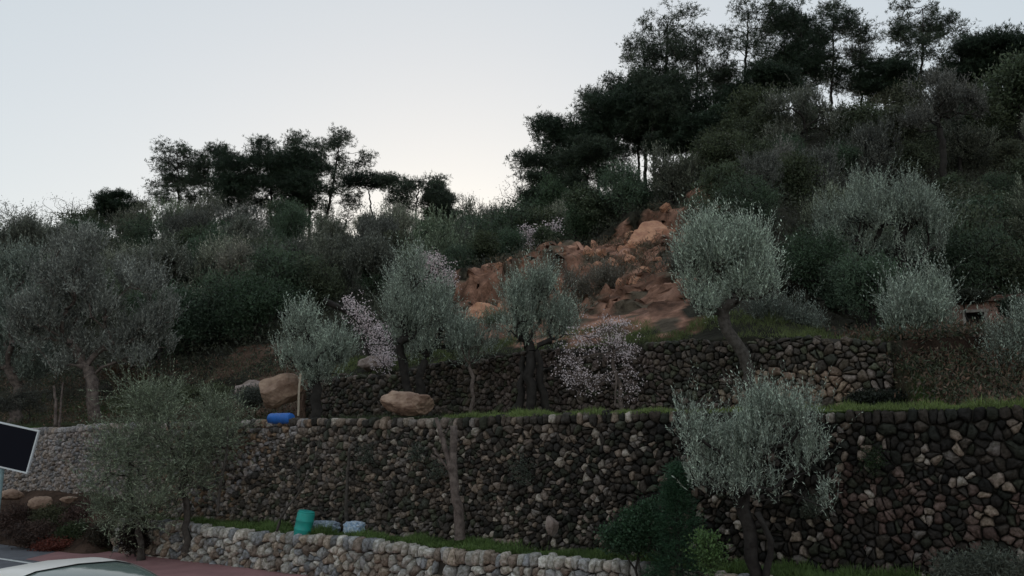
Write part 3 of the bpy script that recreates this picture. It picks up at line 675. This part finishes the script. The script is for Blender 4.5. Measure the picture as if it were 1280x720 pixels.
# --- young conifer and small plants near the wall
def conifer(label, px, Y, top, wpx, seed):
    R = np.random.RandomState(seed); g = ground(px, Y); tp = at(px, top, Y); h = tp[2]-g[2]; T = []; O = []
    for i in range(380):
        t = R.uniform(.02, 1)**1.1; an = R.uniform(0, 6.28); rr = wpx*Y/F*(1-t)**.8*R.uniform(.35, 1)
        T.append(g+np.array([math.cos(an)*rr, math.sin(an)*rr, h*t])); O.append([math.cos(an), math.sin(an), .4])
    T = np.array(T); O = np.array(O)
    tv = grow([[g, g+np.array([0,0,h*.5]), g+np.array([0,0,h*.97])]], T, R, .05, rtip=.005, wig=.1, k=5, forkfrac=.02, up=.1)
    C = np.repeat(T, 60, 0)+R.normal(size=(380*60, 3))*.07; D = np.repeat(O, 60, 0)+R.normal(size=C.shape)*.5
    return plant('conifer', label, 'conifer', g, tv, leaves(C, D, .07, .012, R, np.array([.045,.095,.05])*np.repeat(R.uniform(.6,1.4,(380,1)),60,0)), 'bark_dark')
conifer('young dark green conifer in front of the tall wall', 852, 13.3, 585, 52, 71)
def shrub(label, px, Y, lobes, seed, col, n=60, per=60, leaf=.05, wid=.03, name='shrub', cat='shrub', spread=.08, base=None, bark='bark_dark'):
    R = np.random.RandomState(seed); g = ground(px, Y) if base is None else base
    T, O = lobe_targets(plobes(lobes, Y), n, R, .2)
    tv = grow([[g-np.array([0,0,.05]), g+np.array([0,0,.12])]], T, R, .02, rtip=.003, wig=.3, k=5, forkfrac=0)
    return plant(name, label, cat, g, tv, blob_crown(T, O, R, per, leaf, wid, spread, col), bark)
shrub('low dark green leafy shrub left of the young conifer', 800, 13.6, [(800,665,28,28),(775,672,20,16),(815,640,16,14)], 72, (.04,.08,.04), 130, 70)
shrub('light green weed at the right foot of the conifer', 885, 12.2, [(885,690,16,24)], 73, (.09,.15,.05), 50, 30)
shrub('grey green weeds at the bottom right corner', 1235, 10.9, [(1235,708,50,18),(1190,712,22,12)], 74, (.10,.11,.085), 150, 40, .06, .015)
shrub('grey bush growing beside the boulders, above the left wall', 312, 22, [(312,498,22,16)], 75, (.10,.11,.09), 70, 50)
shrub('grey shrub in the olive shade above the left wall', 35, 27.5, [(35,500,30,18),(5,505,25,16)], 76, (.085,.085,.07), 100, 60)
shrub('yellowish green bush behind the left wall top', 255, 25, [(250,490,42,12),(205,488,30,10),(160,505,30,12)], 77, (.10,.115,.06), 160, 50, .07)
shrub('rusty brown bush between the far left olives', 165, 29, [(150,470,18,18),(175,478,14,12)], 78, (.10,.06,.035), 70, 60, .07)
for i, (px, py, Y, rx, lb) in enumerate([(655,588,15.55,18,'grey weed tuft growing out of the tall wall, right of the dead trunk'), (515,568,16.3,14,'green weed growing from the tall wall left of the dead trunk'), (545,590,16.2,13,'sparse creeper on the wall beside the dead trunk'), (1050,640,12.15,12,'grey sprig on the wall beside the foreground olive'),
        (448,570,16.9,14,'small creeper on the wall near the blue barrel'), (1130,575,11.7,16,'dark green creeper on the right part of the wall')]):
    w0 = at(px, py, Y); b = np.array([w0[0], 16.22-M_*w0[0], w0[2]-.15])
    R = np.random.RandomState(90+i); T, O = lobe_targets([(b+np.array([-.05,-.12,.15]), (rx*Y/F, .08, rx*Y/F*1.3))], 45, R, .1)
    tv = grow([[b+np.array([.05,.12,-.02]), b+np.array([-.02,-.05,.04])]], T, R, .008, rtip=.002, wig=.3, k=4, forkfrac=0)
    plant('wall_weed', lb, 'weed', b, tv, blob_crown(T, O, R, 16, .04, .016, .05, (.085,.10,.075) if i != 5 else (.03,.05,.02)), 'bark')
for i, (px, py, Y, rx, ry, col, lb) in enumerate([(1205,470,16.6,26,12,(.05,.03,.022),'dark brown scrub on the earth mound under the hut'), (1240,455,17.5,30,12,(.07,.035,.025),'reddish brown scrub right below the hut door'), (1182,445,19.5,18,12,(.03,.04,.025),'dark bush left of the hut'),
        (1268,385,21.6,16,12,(.035,.05,.03),'dark green bush hanging over the right end of the hut'), (1215,371,22.3,20,5,(.04,.045,.03),'weeds growing over the hut roof'), (1100,500,16.1,40,8,(.03,.035,.025),'dark low scrub at the foot of the upper wall, right'), (1225,492,15.4,34,9,(.05,.04,.025),'brown weeds behind the grassy wall top, right')]):
    shrub(lb, px, Y, [(px,py,rx,ry)], 150+i, col, 110, 60, .06, .03, cat='bush', name='bush', spread=.09)
# bank scrub at lower left: brown and olive tussocks
for i, (px, Y, py, rx, ry, col, lb) in enumerate([
    (20,23.3,650,30,16,(.09,.055,.045),'brown dry bush at the left edge of the roadside bank'), (70,23.0,648,34,14,(.075,.075,.04),'olive green tussock in the middle of the roadside bank'),
    (105,22.6,645,24,16,(.10,.06,.05),'reddish brown dry bush at the top of the bank'), (45,22.0,668,34,12,(.08,.05,.04),'low brown dry scrub at the foot of the bank'),
    (98,21.9,668,26,12,(.05,.065,.03),'dark green scrub at the foot of the bank beside the low wall'), (70,21.6,682,22,6,(.17,.05,.035),'russet leaves along the pavement edge'),
    (128,21.6,672,16,16,(.06,.05,.035),'brown green scrub against the end of the low wall'), (168,20.4,668,16,22,(.035,.025,.02),'dark leafless bush against the low wall')]):
    shrub(lb, px, Y, [(px,py,rx,ry)], 120+i, col, 120 if i != 5 else 60, 60, .06, .03, cat='bush', name='bush', spread=.09)

# --- dead forked trunk, thin sapling stems
def limbs(name, label, cat, Y, polys, radii, bark, base_px):
    g = ground(base_px, Y); bmv = []; bq = []; o = 0; R = np.random.RandomState(int(base_px))
    for pl_, (r0, r1) in zip(polys, radii):
        p = np.array([at(a, b, Y+(c[0] if c else 0)) for a, b, *c in pl_])
        m = 14; t = np.linspace(0, len(p)-1, m); P = np.stack([np.interp(t, np.arange(len(p)), p[:, j]) for j in range(3)], 1)
        P[1:-1] += R.uniform(-1, 1, (m-2, 3))*.012
        d, a_, b_ = frames(np.gradient(P, axis=0)); k = 9; an = np.arange(k)/k*6.283; rr = np.linspace(r0, r1, m)[:, None]*(1+.16*np.cos(2*an+1)[None]+R.uniform(-.08, .08, (m, k)))
        V = P[:, None]+(a_[:, None]*np.cos(an)[None, :, None]+b_[:, None]*np.sin(an)[None, :, None])*rr[..., None]
        i = np.arange(m-1)[:, None]*k; j = np.arange(k)[None]; bmv.append(V.reshape(-1, 3)); bq.append((o+np.stack([i+j, i+(j+1) % k, i+k+(j+1) % k, i+k+j], -1)).reshape(-1, 4)); 
        bmv.append(P[-1:]+0); e = o+m*k; bq.append(np.stack([e-k+np.arange(k), e-k+(np.arange(k)+1) % k, np.full(k, e), np.full(k, e)], -1)[:, :4]); o += m*k+1
    th = empty(name, g); tag(th, label, cat)
    quads = [q for i_, q in enumerate(bq) if i_ % 2 == 0]; tris = [q[:, :3] for i_, q in enumerate(bq) if i_ % 2 == 1]
    npmesh('trunk', np.concatenate(bmv)-g, [np.concatenate(quads), np.concatenate(tris)], MAT[bark], th, smooth=True)
limbs('dead_tree', 'pale forked dead trunk with cut limbs standing against the tall wall', 'dead tree', 16.3,
      [[(575,674),(573,640),(567,600),(567,532)], [(570,620),(562,580),(552,545),(545,522)], [(568,598),(555,580),(541,560)], [(553,548),(560,536),(566,524)]], [(.115,.075),(.07,.04),(.035,.018),(.03,.015)], 'bark_pale', 575)
limbs('sapling', 'thin leafless sapling with a bent stem left of the turquoise barrel', 'sapling', 18.2, [[(346,664),(352,645),(375,615),(392,580),(400,548)],[(375,614),(372,590),(366,568)],[(390,586),(384,570),(378,560)]], [(.03,.012),(.014,.006),(.01,.005)], 'bark', 346)
limbs('sapling', 'dark upright stem between the two plastic bags', 'sapling', 18.4, [[(432,664),(433,630),(435,590),(437,560)]], [(.05,.03)], 'bark', 432)
limbs('sapling', 'pale slender stem right of the bushy green olive', 'sapling', 19.3, [[(272,640),(277,600),(284,560),(285,520)],[(278,592),(270,565),(262,545)]], [(.035,.015),(.015,.008)], 'bark', 272)
limbs('sapling', 'forked pale stem above the left wall, near the road panel', 'sapling', 25.3, [[(69,532),(70,505),(67,482)],[(74,534),(76,505),(79,478)]], [(.05,.03),(.035,.02)], 'bark_pale', 70)
limbs('fallen_branch', 'dark bare branch leaning over the landslide', 'branch', 30, [[(698,392),(695,365),(688,345),(694,322)],[(698,392),(706,402),(712,408)]], [(.09,.05),(.06,.03)], 'bark_dark', 698)
limbs('fallen_branch', 'dark fallen trunk lying below the left slope bushes', 'branch', 27, [[(405,376),(425,385),(450,398)]], [(.12,.08)], 'bark_dark', 420)
limbs('sapling', 'pale thin stake in front of the almond', 'sapling', 18.3, [[(769,508),(770,480),(768,462)]], [(.025,.02)], 'bark_pale', 769)

# ------------------------------------------------------------------ boulders
def boulder(label, px, py, Y, sx, sz, seed, m='boulder', sy=None, cuts=9, name='boulder', flat=.35, sink=.12, z=None):
    R = np.random.RandomState(seed); c = at(px, py, Y); s = Y/F
    bm = bmesh.new(); bmesh.ops.create_icosphere(bm, subdivisions=4, radius=1)
    pl_ = [(Vector(R.normal(size=3)).normalized(), R.uniform(.62, .9)) for _ in range(cuts)]
    a = Vector((sx*s/2*1.12, (sy or sx*.8)*s/2, sz*s/2*1.15))
    for v in bm.verts:
        p = v.co.copy()
        for n_, d_ in pl_:
            e = p.dot(n_)-d_
            if e > 0: p -= n_*e*.93
        q = p*2.3; nq = noise.fractal(q*1.1+Vector((seed, 0, 0)), 1.0, 2.0, 5); p *= 1+.11*nq+.012*R.uniform(-1, 1)
        v.co = Vector((p.x*a.x, p.y*a.y, p.z*a.z))
    o = bmobj(name, bm, MAT[m], smooth=False)
    # settle it on the ground
    gzz = gz(c[0], c[1]); bot = c[2]-a.z*.9
    zz = c[2] if z is None else z
    if bot > gzz+.0: zz = c[2]; 
    o.location = (c[0], c[1], zz); tag(o, label, 'boulder'); return o
boulder('orange brown flat topped boulder on the edge of the tall wall', 511, 503, 18.3, 62, 30, 1)
boulder('large rounded orange boulder behind the blue barrel', 350, 488, 21.5, 58, 44, 22, cuts=16)
boulder('pinkish boulder left of the largest orange one', 312, 492, 22.3, 42, 30, 3, 'boulder_grey')
boulder('big smooth orange rock face at the head of the landslide', 815, 306, 34, 74, 60, 4, 'clay', sy=60, cuts=16)
boulder('orange clay block under the landslide scarp', 660, 400, 31, 60, 44, 5, 'clay', cuts=12)
boulder('dark orange clay block at the left of the scarp', 605, 398, 30, 50, 40, 6, 'clay', cuts=12)
boulder('pale slab of rock in the lower landslide', 735, 390, 29, 40, 18, 7, 'clay')
boulder('pale pink rock above the left end of the upper wall', 470, 456, 24.5, 40, 20, 8, 'boulder_grey')
boulder('orange boulder at the left foot of the tall wall', 14, 619, 24.2, 26, 13, 9)
boulder('rounded orange boulder in the middle of the roadside bank top', 52, 629, 23.3, 28, 15, 10)
boulder('flat orange boulder at the right of the roadside bank top', 86, 625, 23.0, 20, 8, 11)
boulder('flat pale stone on the upper grass terrace', 868, 428, 19.2, 22, 6, 12, 'boulder_grey')
boulder('pale stone leaning at the foot of the tall wall near the grass', 690, 657, 15.6, 16, 22, 13, 'boulder_grey')
rs = np.random.RandomState(5)
first = None
for i in range(150):
    while True:
        px = rs.uniform(600, 890); Y = rs.uniform(26, 45)
        if slidehit(px, Y): break
    g = ground(px, Y); s = .07+.36*rs.uniform(0, 1)**3.2
    if first is None or i % 15 == 0:
        bm = bmesh.new(); bmesh.ops.create_icosphere(bm, subdivisions=3, radius=1)
        cp = [(Vector(rs.normal(size=3)).normalized(), rs.uniform(.45, .8)) for _ in range(9)]
        for v in bm.verts:
            for n_, d_ in cp:
                e_ = v.co.dot(n_)-d_
                if e_ > 0: v.co -= n_*e_
        first = bmobj('rock', bm, MAT['clay']); o = first
    else:
        o = first.copy(); COL.objects.link(o)
    o.location = tuple(g+np.array([0,0,s*.2])); o.rotation_euler = tuple(rs.uniform(0, 6, 3)); o.scale = (s*1.3, s, s*.7)
    tag(o, 'loose orange rock lying on the landslide', 'rock', 'loose rocks on the landslide')

# ------------------------------------------------------------------ grass (uncountable)
def grass(name, label, xs, ws, n, h, col, seed, zf=None, dens=None, wd=.012, lean=.5):
    R = np.random.RandomState(seed); X = R.uniform(xs[0], xs[1], n); W = R.uniform(ws[0], ws[1], n); Y = W-M_*X
    keep = (fnoise(X, Y, .7, seed)+R.uniform(-.5, .5, n)) > dens if dens is not None else np.ones(n, bool)
    X, Y = X[keep], Y[keep]; Z = hgt(X, Y) if zf is None else zf(X, Y)
    h = h*np.clip(1+.9*fnoise(X, Y, .28, seed+7), .25, 2.2); C = np.stack([X, Y, Z-.01], -1); D = R.normal(size=C.shape)*lean; D[:, 2] = 1
    V, q, c = leaves(C, D, h*(1+.4*fnoise(X, Y, .5, seed+3)), wd, R, np.array(col)*(1+.3*fnoise(X, Y, 1.2, seed+1)[:, None]), .3)
    o = npmesh(name, V, q, MAT['leaf'], colors=np.clip(c, .004, 1)); return tag(o, label, 'grass', kind='stuff')
grass('grass', 'short bright green grass along the top of the tall wall', (-1.5, 11), (16.42, 17.6), 30000, .095, (.17,.22,.07), 1, zf=lambda X, Y: np.full(X.shape, 3.27), dens=-.5)
grass('grass', 'sparse grass and weeds along the left top of the wall', (-20, -1.5), (16.8, 18.5), 22000, .09, (.085,.10,.05), 2, dens=0)
grass('grass', 'green grass growing on the strip between the two walls', (-10.3, 6), (15.3, 16.25), 60000, .13, (.12,.18,.055), 3, dens=-.15)
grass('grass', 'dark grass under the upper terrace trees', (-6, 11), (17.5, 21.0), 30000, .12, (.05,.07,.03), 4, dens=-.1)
grass('grass', 'grass on the ledge above the upper stone wall', (-6, 8), (21.42, 23.5), 26000, .12, (.14,.17,.06), 5, dens=0)
def undergrowth():
    R = np.random.RandomState(9); n = 9000; a = R.uniform(-.8, .8, n); Y = 24+46*R.uniform(0, 1, n)**.8; X = a*Y
    keep = ~inpoly(X, Y, SLIDE) & (Y+M_*X > 22.5); X, Y = X[keep], Y[keep]; n = len(X)
    Z = hgt(X, Y); per = 22; C = np.stack([X, Y, Z+.15], -1); cc = R.uniform(.5, 1.5, (n, 1))*np.array([.065,.07,.045])
    C = np.repeat(C, per, 0)+R.normal(size=(n*per, 3))*np.array([.4, .4, .2]); D = R.normal(size=C.shape)+np.array([0,0,.8])
    v, q, c = leaves(C, D, .17, .06, R, np.repeat(cc, per, 0))
    tag(npmesh('undergrowth', v, q, MAT['leaf'], colors=c), 'tangled dark undergrowth covering the hillside', 'undergrowth', kind='stuff')
    n = 5200; X = np.concatenate([R.uniform(-26, -6.3, n//2), R.uniform(7.6, 13, n//2)]); W = R.uniform(17.6, 23.5, n); Y = W-M_*X; Z = hgt(X, Y)
    cc = np.array([[.08,.09,.05],[.13,.09,.06],[.07,.085,.05],[.17,.10,.07]])[R.randint(0, 4, n)]*R.uniform(.5, 1.4, (n, 1))
    C = np.repeat(np.stack([X, Y, Z+.08], -1), 18, 0)+R.normal(size=(n*18, 3))*np.array([.2,.2,.1]); D = R.normal(size=C.shape)+np.array([0,0,.9])
    v, q, c = leaves(C, D, .10, .03, R, np.repeat(cc, 18, 0))
    tag(npmesh('undergrowth', v, q, MAT['leaf'], colors=c), 'low brown and green scrub on the terrace ground', 'undergrowth', kind='stuff')
    n = 1300; k = 0
    a = R.uniform(-.15, .4, n*3); Y = R.uniform(25, 47, n*3); X = a*Y; keep = inpoly(X, Y, SLIDE) & (fnoise(X, Y, 1.5, 31) > .05); X, Y = X[keep], Y[keep]; n = len(X)
    C = np.repeat(np.stack([X, Y, hgt(X, Y)+.1], -1), 14, 0)+R.normal(size=(n*14, 3))*np.array([.25,.25,.12]); D = R.normal(size=C.shape)+np.array([0,0,1.2])
    v, q, c = leaves(C, D, .2, .03, R, np.repeat(R.uniform(.6, 1.4, (n, 1))*np.array([.13,.10,.065]), 14, 0))
    tag(npmesh('dry_weeds', v, q, MAT['leaf'], colors=c), 'dry brown weeds scattered over the landslide', 'weeds', kind='stuff')
undergrowth()

# ------------------------------------------------------------------ barrels, bags, posts
def lathe(bm, prof, n=28, mtx=Matrix.Identity(4)):
    rings = []
    for r, z in prof: rings.append([bm.verts.new(mtx @ Vector((r*math.cos(6.28319*i/n), r*math.sin(6.28319*i/n), z))) for i in range(n)])
    for a, b in zip(rings, rings[1:]):
        for i in range(n): bm.faces.new((a[i], a[(i+1) % n], b[(i+1) % n], b[i]))
    bm.faces.new(list(reversed(rings[0]))); bm.faces.new(rings[-1])
teal = mat('teal_plastic', (.02,.36,.30), .45, var=(.03,.30,.26), noise_scale=6); blue = mat('blue_plastic', (.03,.16,.55), .45, var=(.04,.13,.42), noise_scale=6)
def barrel(label, loc, rot, r, h, m, sub):
    th = empty('barrel', loc); th.rotation_euler = rot; tag(th, label, 'barrel')
    bm = bmesh.new(); lathe(bm, [(r*.86,0),(r*.96,.02*h),(r,.06*h),(r,.28*h),(r*1.035,.30*h),(r*1.035,.33*h),(r,.35*h),(r,.62*h),(r*1.035,.64*h),(r*1.035,.67*h),(r,.69*h),(r,.9*h),(r*.95,.95*h),(r*.86,.965*h)])
    bmobj('body', bm, m, th, True)
    bm = bmesh.new(); lathe(bm, [(r*.90,.955*h),(r*.93,.965*h),(r*.93,.995*h),(r*.88,1.005*h),(r*.4,1.0*h)]); bmobj('lid', bm, m, th, True)
    return th
g = ground(377, 18.15); barrel('turquoise plastic barrel tilting on the grass strip', (g[0], g[1], g[2]-.03), (0.05, .17, 0), .19, .56, teal, 0)
b = at(352, 519, 19.9); barrel('blue plastic barrel lying on its side on top of the tall wall', (b[0]-.36, b[1]+.30, 3.26+.06), (0, math.radians(90), math.radians(-31)), .135, .72, blue, 0)
def bag(label, px, py, Y, sx, sz, seed, cols):
    R = np.random.RandomState(seed); c = at(px, py, Y); s = Y/F; bm = bmesh.new(); bmesh.ops.create_icosphere(bm, subdivisions=4, radius=1)
    for v in bm.verts:
        p = v.co; e = Vector([math.copysign(abs(q)**.55, q) for q in p]); f = 1+.10*math.sin(e.x*7+seed)*math.sin(e.z*8+e.y*4)+.06*R.uniform(-1, 1)
        v.co = Vector((e.x*sx*s/2*f, e.y*sx*s*.3*f, e.z*sz*s/2*f))
    z = gz(c[0], c[1])+sz*s/2*.95
    m = mat('plastic_bag', cols[0], .35, var=cols[1], noise_scale=11, bump=(18,.8,.03), spec=.5)
    o = bmobj('plastic_bag', bm, m); o.location = (c[0], c[1], z); o.rotation_euler = (0, 0, -.55); tag(o, label, 'bag')
bag('long bluish white plastic bag beside the turquoise barrel', 405, 655, 18.5, 40, 16, 1, ((.42,.48,.55),(.20,.24,.32)))
bag('square white and blue plastic bag right of the dark stem', 443, 661, 18.2, 26, 18, 2, ((.60,.66,.72),(.22,.34,.50)))
g = at(1186, 462, 17.2); bm = bmesh.new(); lathe(bm, [(.09,0),(.13,.03),(.12,.16),(.14,.17),(.14,.19),(.10,.19),(.09,.05)], 20)
o = bmobj('bucket', bm, blue, smooth=True); o.location = (g[0], g[1], gz(g[0], g[1])); o.rotation_euler = (.3, .5, 0); tag(o, 'small blue bucket in the shade under the hut', 'bucket')
def post(label, px, y0, y1, Y, w, m, rot=0.0, cap=True):
    a = at(px, y0, Y); bo = at(px, y1, Y); h = a[2]-bo[2]; bm = bmesh.new(); vs = box(bm, (0,0,h/2), (w, w*.8, h))
    bmesh.ops.bevel(bm, geom=bm.edges[:], offset=w*.15, segments=1, affect='EDGES')
    bmesh.ops.subdivide_edges(bm, edges=[e for e in bm.edges if abs(e.verts[0].co.z-e.verts[1].co.z) > h*.5], cuts=6)
    r_ = random.Random(int(px)); 
    for v in bm.verts: v.co.x += .012*math.sin(v.co.z*5+px); v.co.y += .01*math.cos(v.co.z*4)
    o = bmobj('post', bm, m); o.location = tuple(bo); o.rotation_euler = (0, rot, .4); tag(o, label, 'post'); return o
palewood = mat('pale_wood', (.50,.42,.32), .8, var=(.36,.29,.22), noise_scale=12)
post('pale wooden post behind the blue barrel', 372, 467, 520, 20.3, .05, palewood, .02)
post('pale round cut stake leaning by the hut', 1236, 418, 446, 19.5, .04, palewood, -.3)

# ------------------------------------------------------------------ hut
def hut():
    c = at(1222, 440, 23.4); z0 = 5.0
    th = empty('stone_hut', (c[0], c[1], z0), rz=-.35); tag(th, 'little reddish stone hut with a dark door opening, at the right', 'hut')
    wm = mat('hut_wall', (.42,.25,.20), .9, var=(.24,.14,.11), noise_scale=4, bump=(9,.9,.06))
    fr = mat('hut_frame', (.42,.37,.33), .8, var=(.25,.21,.18), noise_scale=9)
    bm = bmesh.new(); dw, dh, dz, W, Hh, t = .58, 1.0, .5, 3.0, 1.78, .3
    box(bm, (-(W/2+dw/2)/2-0, 0, Hh/2), (W/2-dw/2, t, Hh)); box(bm, ((W/2+dw/2)/2, 0, Hh/2), (W/2-dw/2, t, Hh))
    box(bm, (0, 0, dz/2), (dw, t, dz)); box(bm, (0, 0, (dz+dh+Hh)/2), (dw, t, Hh-dz-dh))
    box(bm, (-W/2+t/2, 1.15, Hh/2), (t, 2.0, Hh)); box(bm, (W/2-t/2, 1.15, Hh/2), (t, 2.0, Hh)); box(bm, (0, 2.3, Hh/2), (W, t, Hh))
    bmobj('wall', bm, wm, th)
    bm = bmesh.new(); box(bm, (0, 1.1, Hh+.06), (W+.2, 2.9, .12)); 
    for i in range(12): box(bm, (-W/2-.02+i*.27, 1.1, Hh+.135), (.14, 2.94, .05))
    bmobj('roof', bm, mat('hut_roof', (.16,.085,.065), .9, var=(.08,.05,.04), noise_scale=6), th)
    d = bmobj('door', (lambda b_: (box(b_, (0, .06, dz+dh/2), (dw-.1, .04, dh-.06)), [box(b_, (x, .035, dz+dh/2), (.012, .02, dh-.1)) for x in (-.14, 0, .14)], b_)[2])(bmesh.new()), mat('hut_door', (.012,.012,.013), .8, var=(.02,.018,.018), noise_scale=10), th)
    bm = bmesh.new()
    for x in (-dw/2+.01, dw/2-.01): box(bm, (x, -.165, dz+dh/2), (.07, .05, dh+.1))
    box(bm, (0, -.168, dz+dh+.03), (dw+.16, .055, .08)); bmobj('door_frame', bm, fr, th)
hut()
# ------------------------------------------------------------------ road panel
def panel():
    Y = 22.0; c = at(2, 556, Y); g0 = gz(c[0], c[1]); th = empty('road_panel', (c[0], c[1], max(g0, 0)-.02)); tag(th, 'black rectangular roadside panel with a thin white frame, at the left edge', 'sign')
    z = c[2]-th.location.z; w, h = 1.95, 1.12; rot = Matrix.Rotation(math.radians(9), 3, 'Y') @ Matrix.Rotation(math.radians(12), 3, 'Z')
    rot = Matrix.Rotation(math.radians(-8), 3, 'Z') @ Matrix.Rotation(math.radians(11), 3, 'Y')
    bm = bmesh.new(); box(bm, (0,0,z), (w, .04, h), rot); bmobj('panel_face', bm, mat('panel_black', (.008,.008,.014), .7, spec=.1), th)
    bm = bmesh.new(); ro = lambda v: rot @ Vector(v)
    for x in (-w/2, w/2): q = ro((x, 0, 0)); box(bm, (q.x, q.y, q.z+z), (.04, .06, h+.04), rot)
    for x in (-h/2, h/2): q = ro((0, 0, x)); box(bm, (q.x, q.y-.003, q.z+z), (w+.04, .062, .04), rot)
    bmobj('frame', bm, mat('panel_white', (.75,.75,.76), .5), th)
    bm = bmesh.new(); lathe(bm, [(.06,0),(.06,z+.2)], 16, Matrix.Translation((.03,.10,0))); box(bm, (.03,.06,z), (.3,.05,.06)); bmobj('pole', bm, mat('pole_paint', (.30,.42,.44), .5, var=(.24,.33,.34)), th, False)
panel()
# ------------------------------------------------------------------ car
def car():
    al = math.atan2(-M_, 1); c = at(112, 720, 8.85)
    th = empty('car', (c[0], c[1], 0.01), rz=al); tag(th, 'cream rounded hatchback car passing on the road', 'car')
    paint = mat('car_paint', (.82,.77,.71), .3, spec=.5); glass = mat('car_glass', (.16,.20,.18), .08, spec=1.0); blk = mat('car_black', (.012,.012,.012), .6); chrome = mat('rim_metal', (.5,.5,.5), .3, metal=.9)
    # stations along the car: x, bottom, shoulder z, half width
    xs = np.linspace(-1.85, 1.85, 25); V = []; k = 12
    def body(x):
        e = 1-abs(x/1.86)**5; hw = .80*max(e, .02)**.5*.98+.02; sh = np.interp(x, [-1.85,-1.6,-.9,.6,1.1,1.6,1.85], [.72,.90,.96,.93,.86,.74,.55]); bt = np.interp(x, [-1.85,-1.5,1.5,1.85], [.38,.20,.20,.34]); return hw, sh, bt
    bm = bmesh.new(); rings = []
    for x in xs:
        hw, sh, bt = body(x); prof = [(-.75,0),(-.97,.12),(-1,.4),(-.99,.7),(-.93,.92),(-.80,1.0),(0,1.03),(.80,1.0),(.93,.92),(.99,.7),(1,.4),(.97,.12),(.75,0)]
        rings.append([bm.verts.new((x, hw*p, bt+(sh-bt)*q)) for p, q in prof])
    for a, b_ in zip(rings, rings[1:]):
        n = len(a)
        for i in range(n): bm.faces.new((a[i], b_[i], b_[(i+1) % n], a[(i+1) % n]))
    bm.faces.new(rings[0]); bm.faces.new(list(reversed(rings[-1])))
    bmesh.ops.recalc_face_normals(bm, faces=bm.faces[:]); bmobj('body', bm, paint, th, True)
    # cabin: dome
    def cab(x):
        t = (x+1.62)/2.57; t = min(max(t, 0), 1); zr = .93+.54*(max(0, math.sin(math.pi*min(t, 1)**.85)))**.5; hw = .70; return zr, hw
    cx = np.linspace(-1.60, .93, 27); sec = [(-1,0),(-.985,.35),(-.93,.72),(-.84,.90),(-.6,.975),(0,1.0),(.6,.975),(.84,.90),(.93,.72),(.985,.35),(1,0)]
    grid = [[Vector((x, cab(x)[1]*p*(1-.06*abs(x+.3)**2), .90+(cab(x)[0]-.90)*q)) for p, q in sec] for x in cx]
    def patch(name, i0, i1, j0, j1, m, off, parent, sm=True):
        b2 = bmesh.new(); vv = {}
        for i in range(i0, i1+1):
            for j in range(j0, j1+1):
                p = grid[i][j]; cc = Vector((p.x*.9-.03, 0, .95)); n = (p-cc).normalized(); vv[i, j] = b2.verts.new(p+n*off)
        for i in range(i0, i1):
            for j in range(j0, j1): b2.faces.new((vv[i, j], vv[i, j+1], vv[i+1, j+1], vv[i+1, j]))
        bmesh.ops.recalc_face_normals(b2, faces=b2.faces[:]); return bmobj(name, b2, m, parent, sm)
    patch('cabin', 0, 26, 0, 10, blk, 0, th)
    patch('roof', 6, 14, 2, 8, paint, .03, th)
    for j0, j1 in ((0, 2), (8, 10)):
        patch('pillar', 14, 26, *((1, 3) if j0 == 0 else (7, 9)), paint, .03, th)
        patch('pillar', 0, 6, j0, j1, paint, .006, th)
        patch('window', 6, 12, j0, j1, glass, .012, th); patch('window', 13, 19, j0, j1, glass, .012, th)
    patch('windscreen', 14, 26, 3, 7, glass, .014, th); patch('rear_window', 0, 5, 2, 8, glass, .014, th)
    for x in (-1.15, 1.18):
        for y in (-.70, .70):
            w = empty('wheel', (x, y, .30)); w.parent = th
            mt = Matrix.Rotation(math.pi/2, 4, 'X') @ Matrix.Translation((0, 0, -.10))
            bm = bmesh.new(); lathe(bm, [(.20,0),(.29,.01),(.305,.05),(.305,.15),(.29,.19),(.20,.20)], 28, mt); bmobj('tyre', bm, blk, w, True)
            bm = bmesh.new(); lathe(bm, [(.05,-.012),(.18,-.006),(.195,.0),(.195,.206),(.05,.212)], 20, mt); bmobj('rim', bm, chrome, w)
    lm = mat('lamp_glass', (.6,.6,.6), .1); rl = mat('rear_lamp', (.3,.01,.01), .2)
    for y in (-.55, .55):
        bm = bmesh.new(); bmesh.ops.create_uvsphere(bm, u_segments=16, v_segments=10, radius=.12); bmesh.ops.scale(bm, vec=(.6,1,.9), verts=bm.verts); bmesh.ops.translate(bm, vec=(1.68,y,.62), verts=bm.verts); bmobj('headlight', bm, lm, th, True)
        bm = bmesh.new(); bmesh.ops.create_uvsphere(bm, u_segments=16, v_segments=10, radius=.11); bmesh.ops.scale(bm, vec=(.5,.8,1.2), verts=bm.verts); bmesh.ops.translate(bm, vec=(-1.73,y,.70), verts=bm.verts); bmobj('rear_light', bm, rl, th, True)
car()
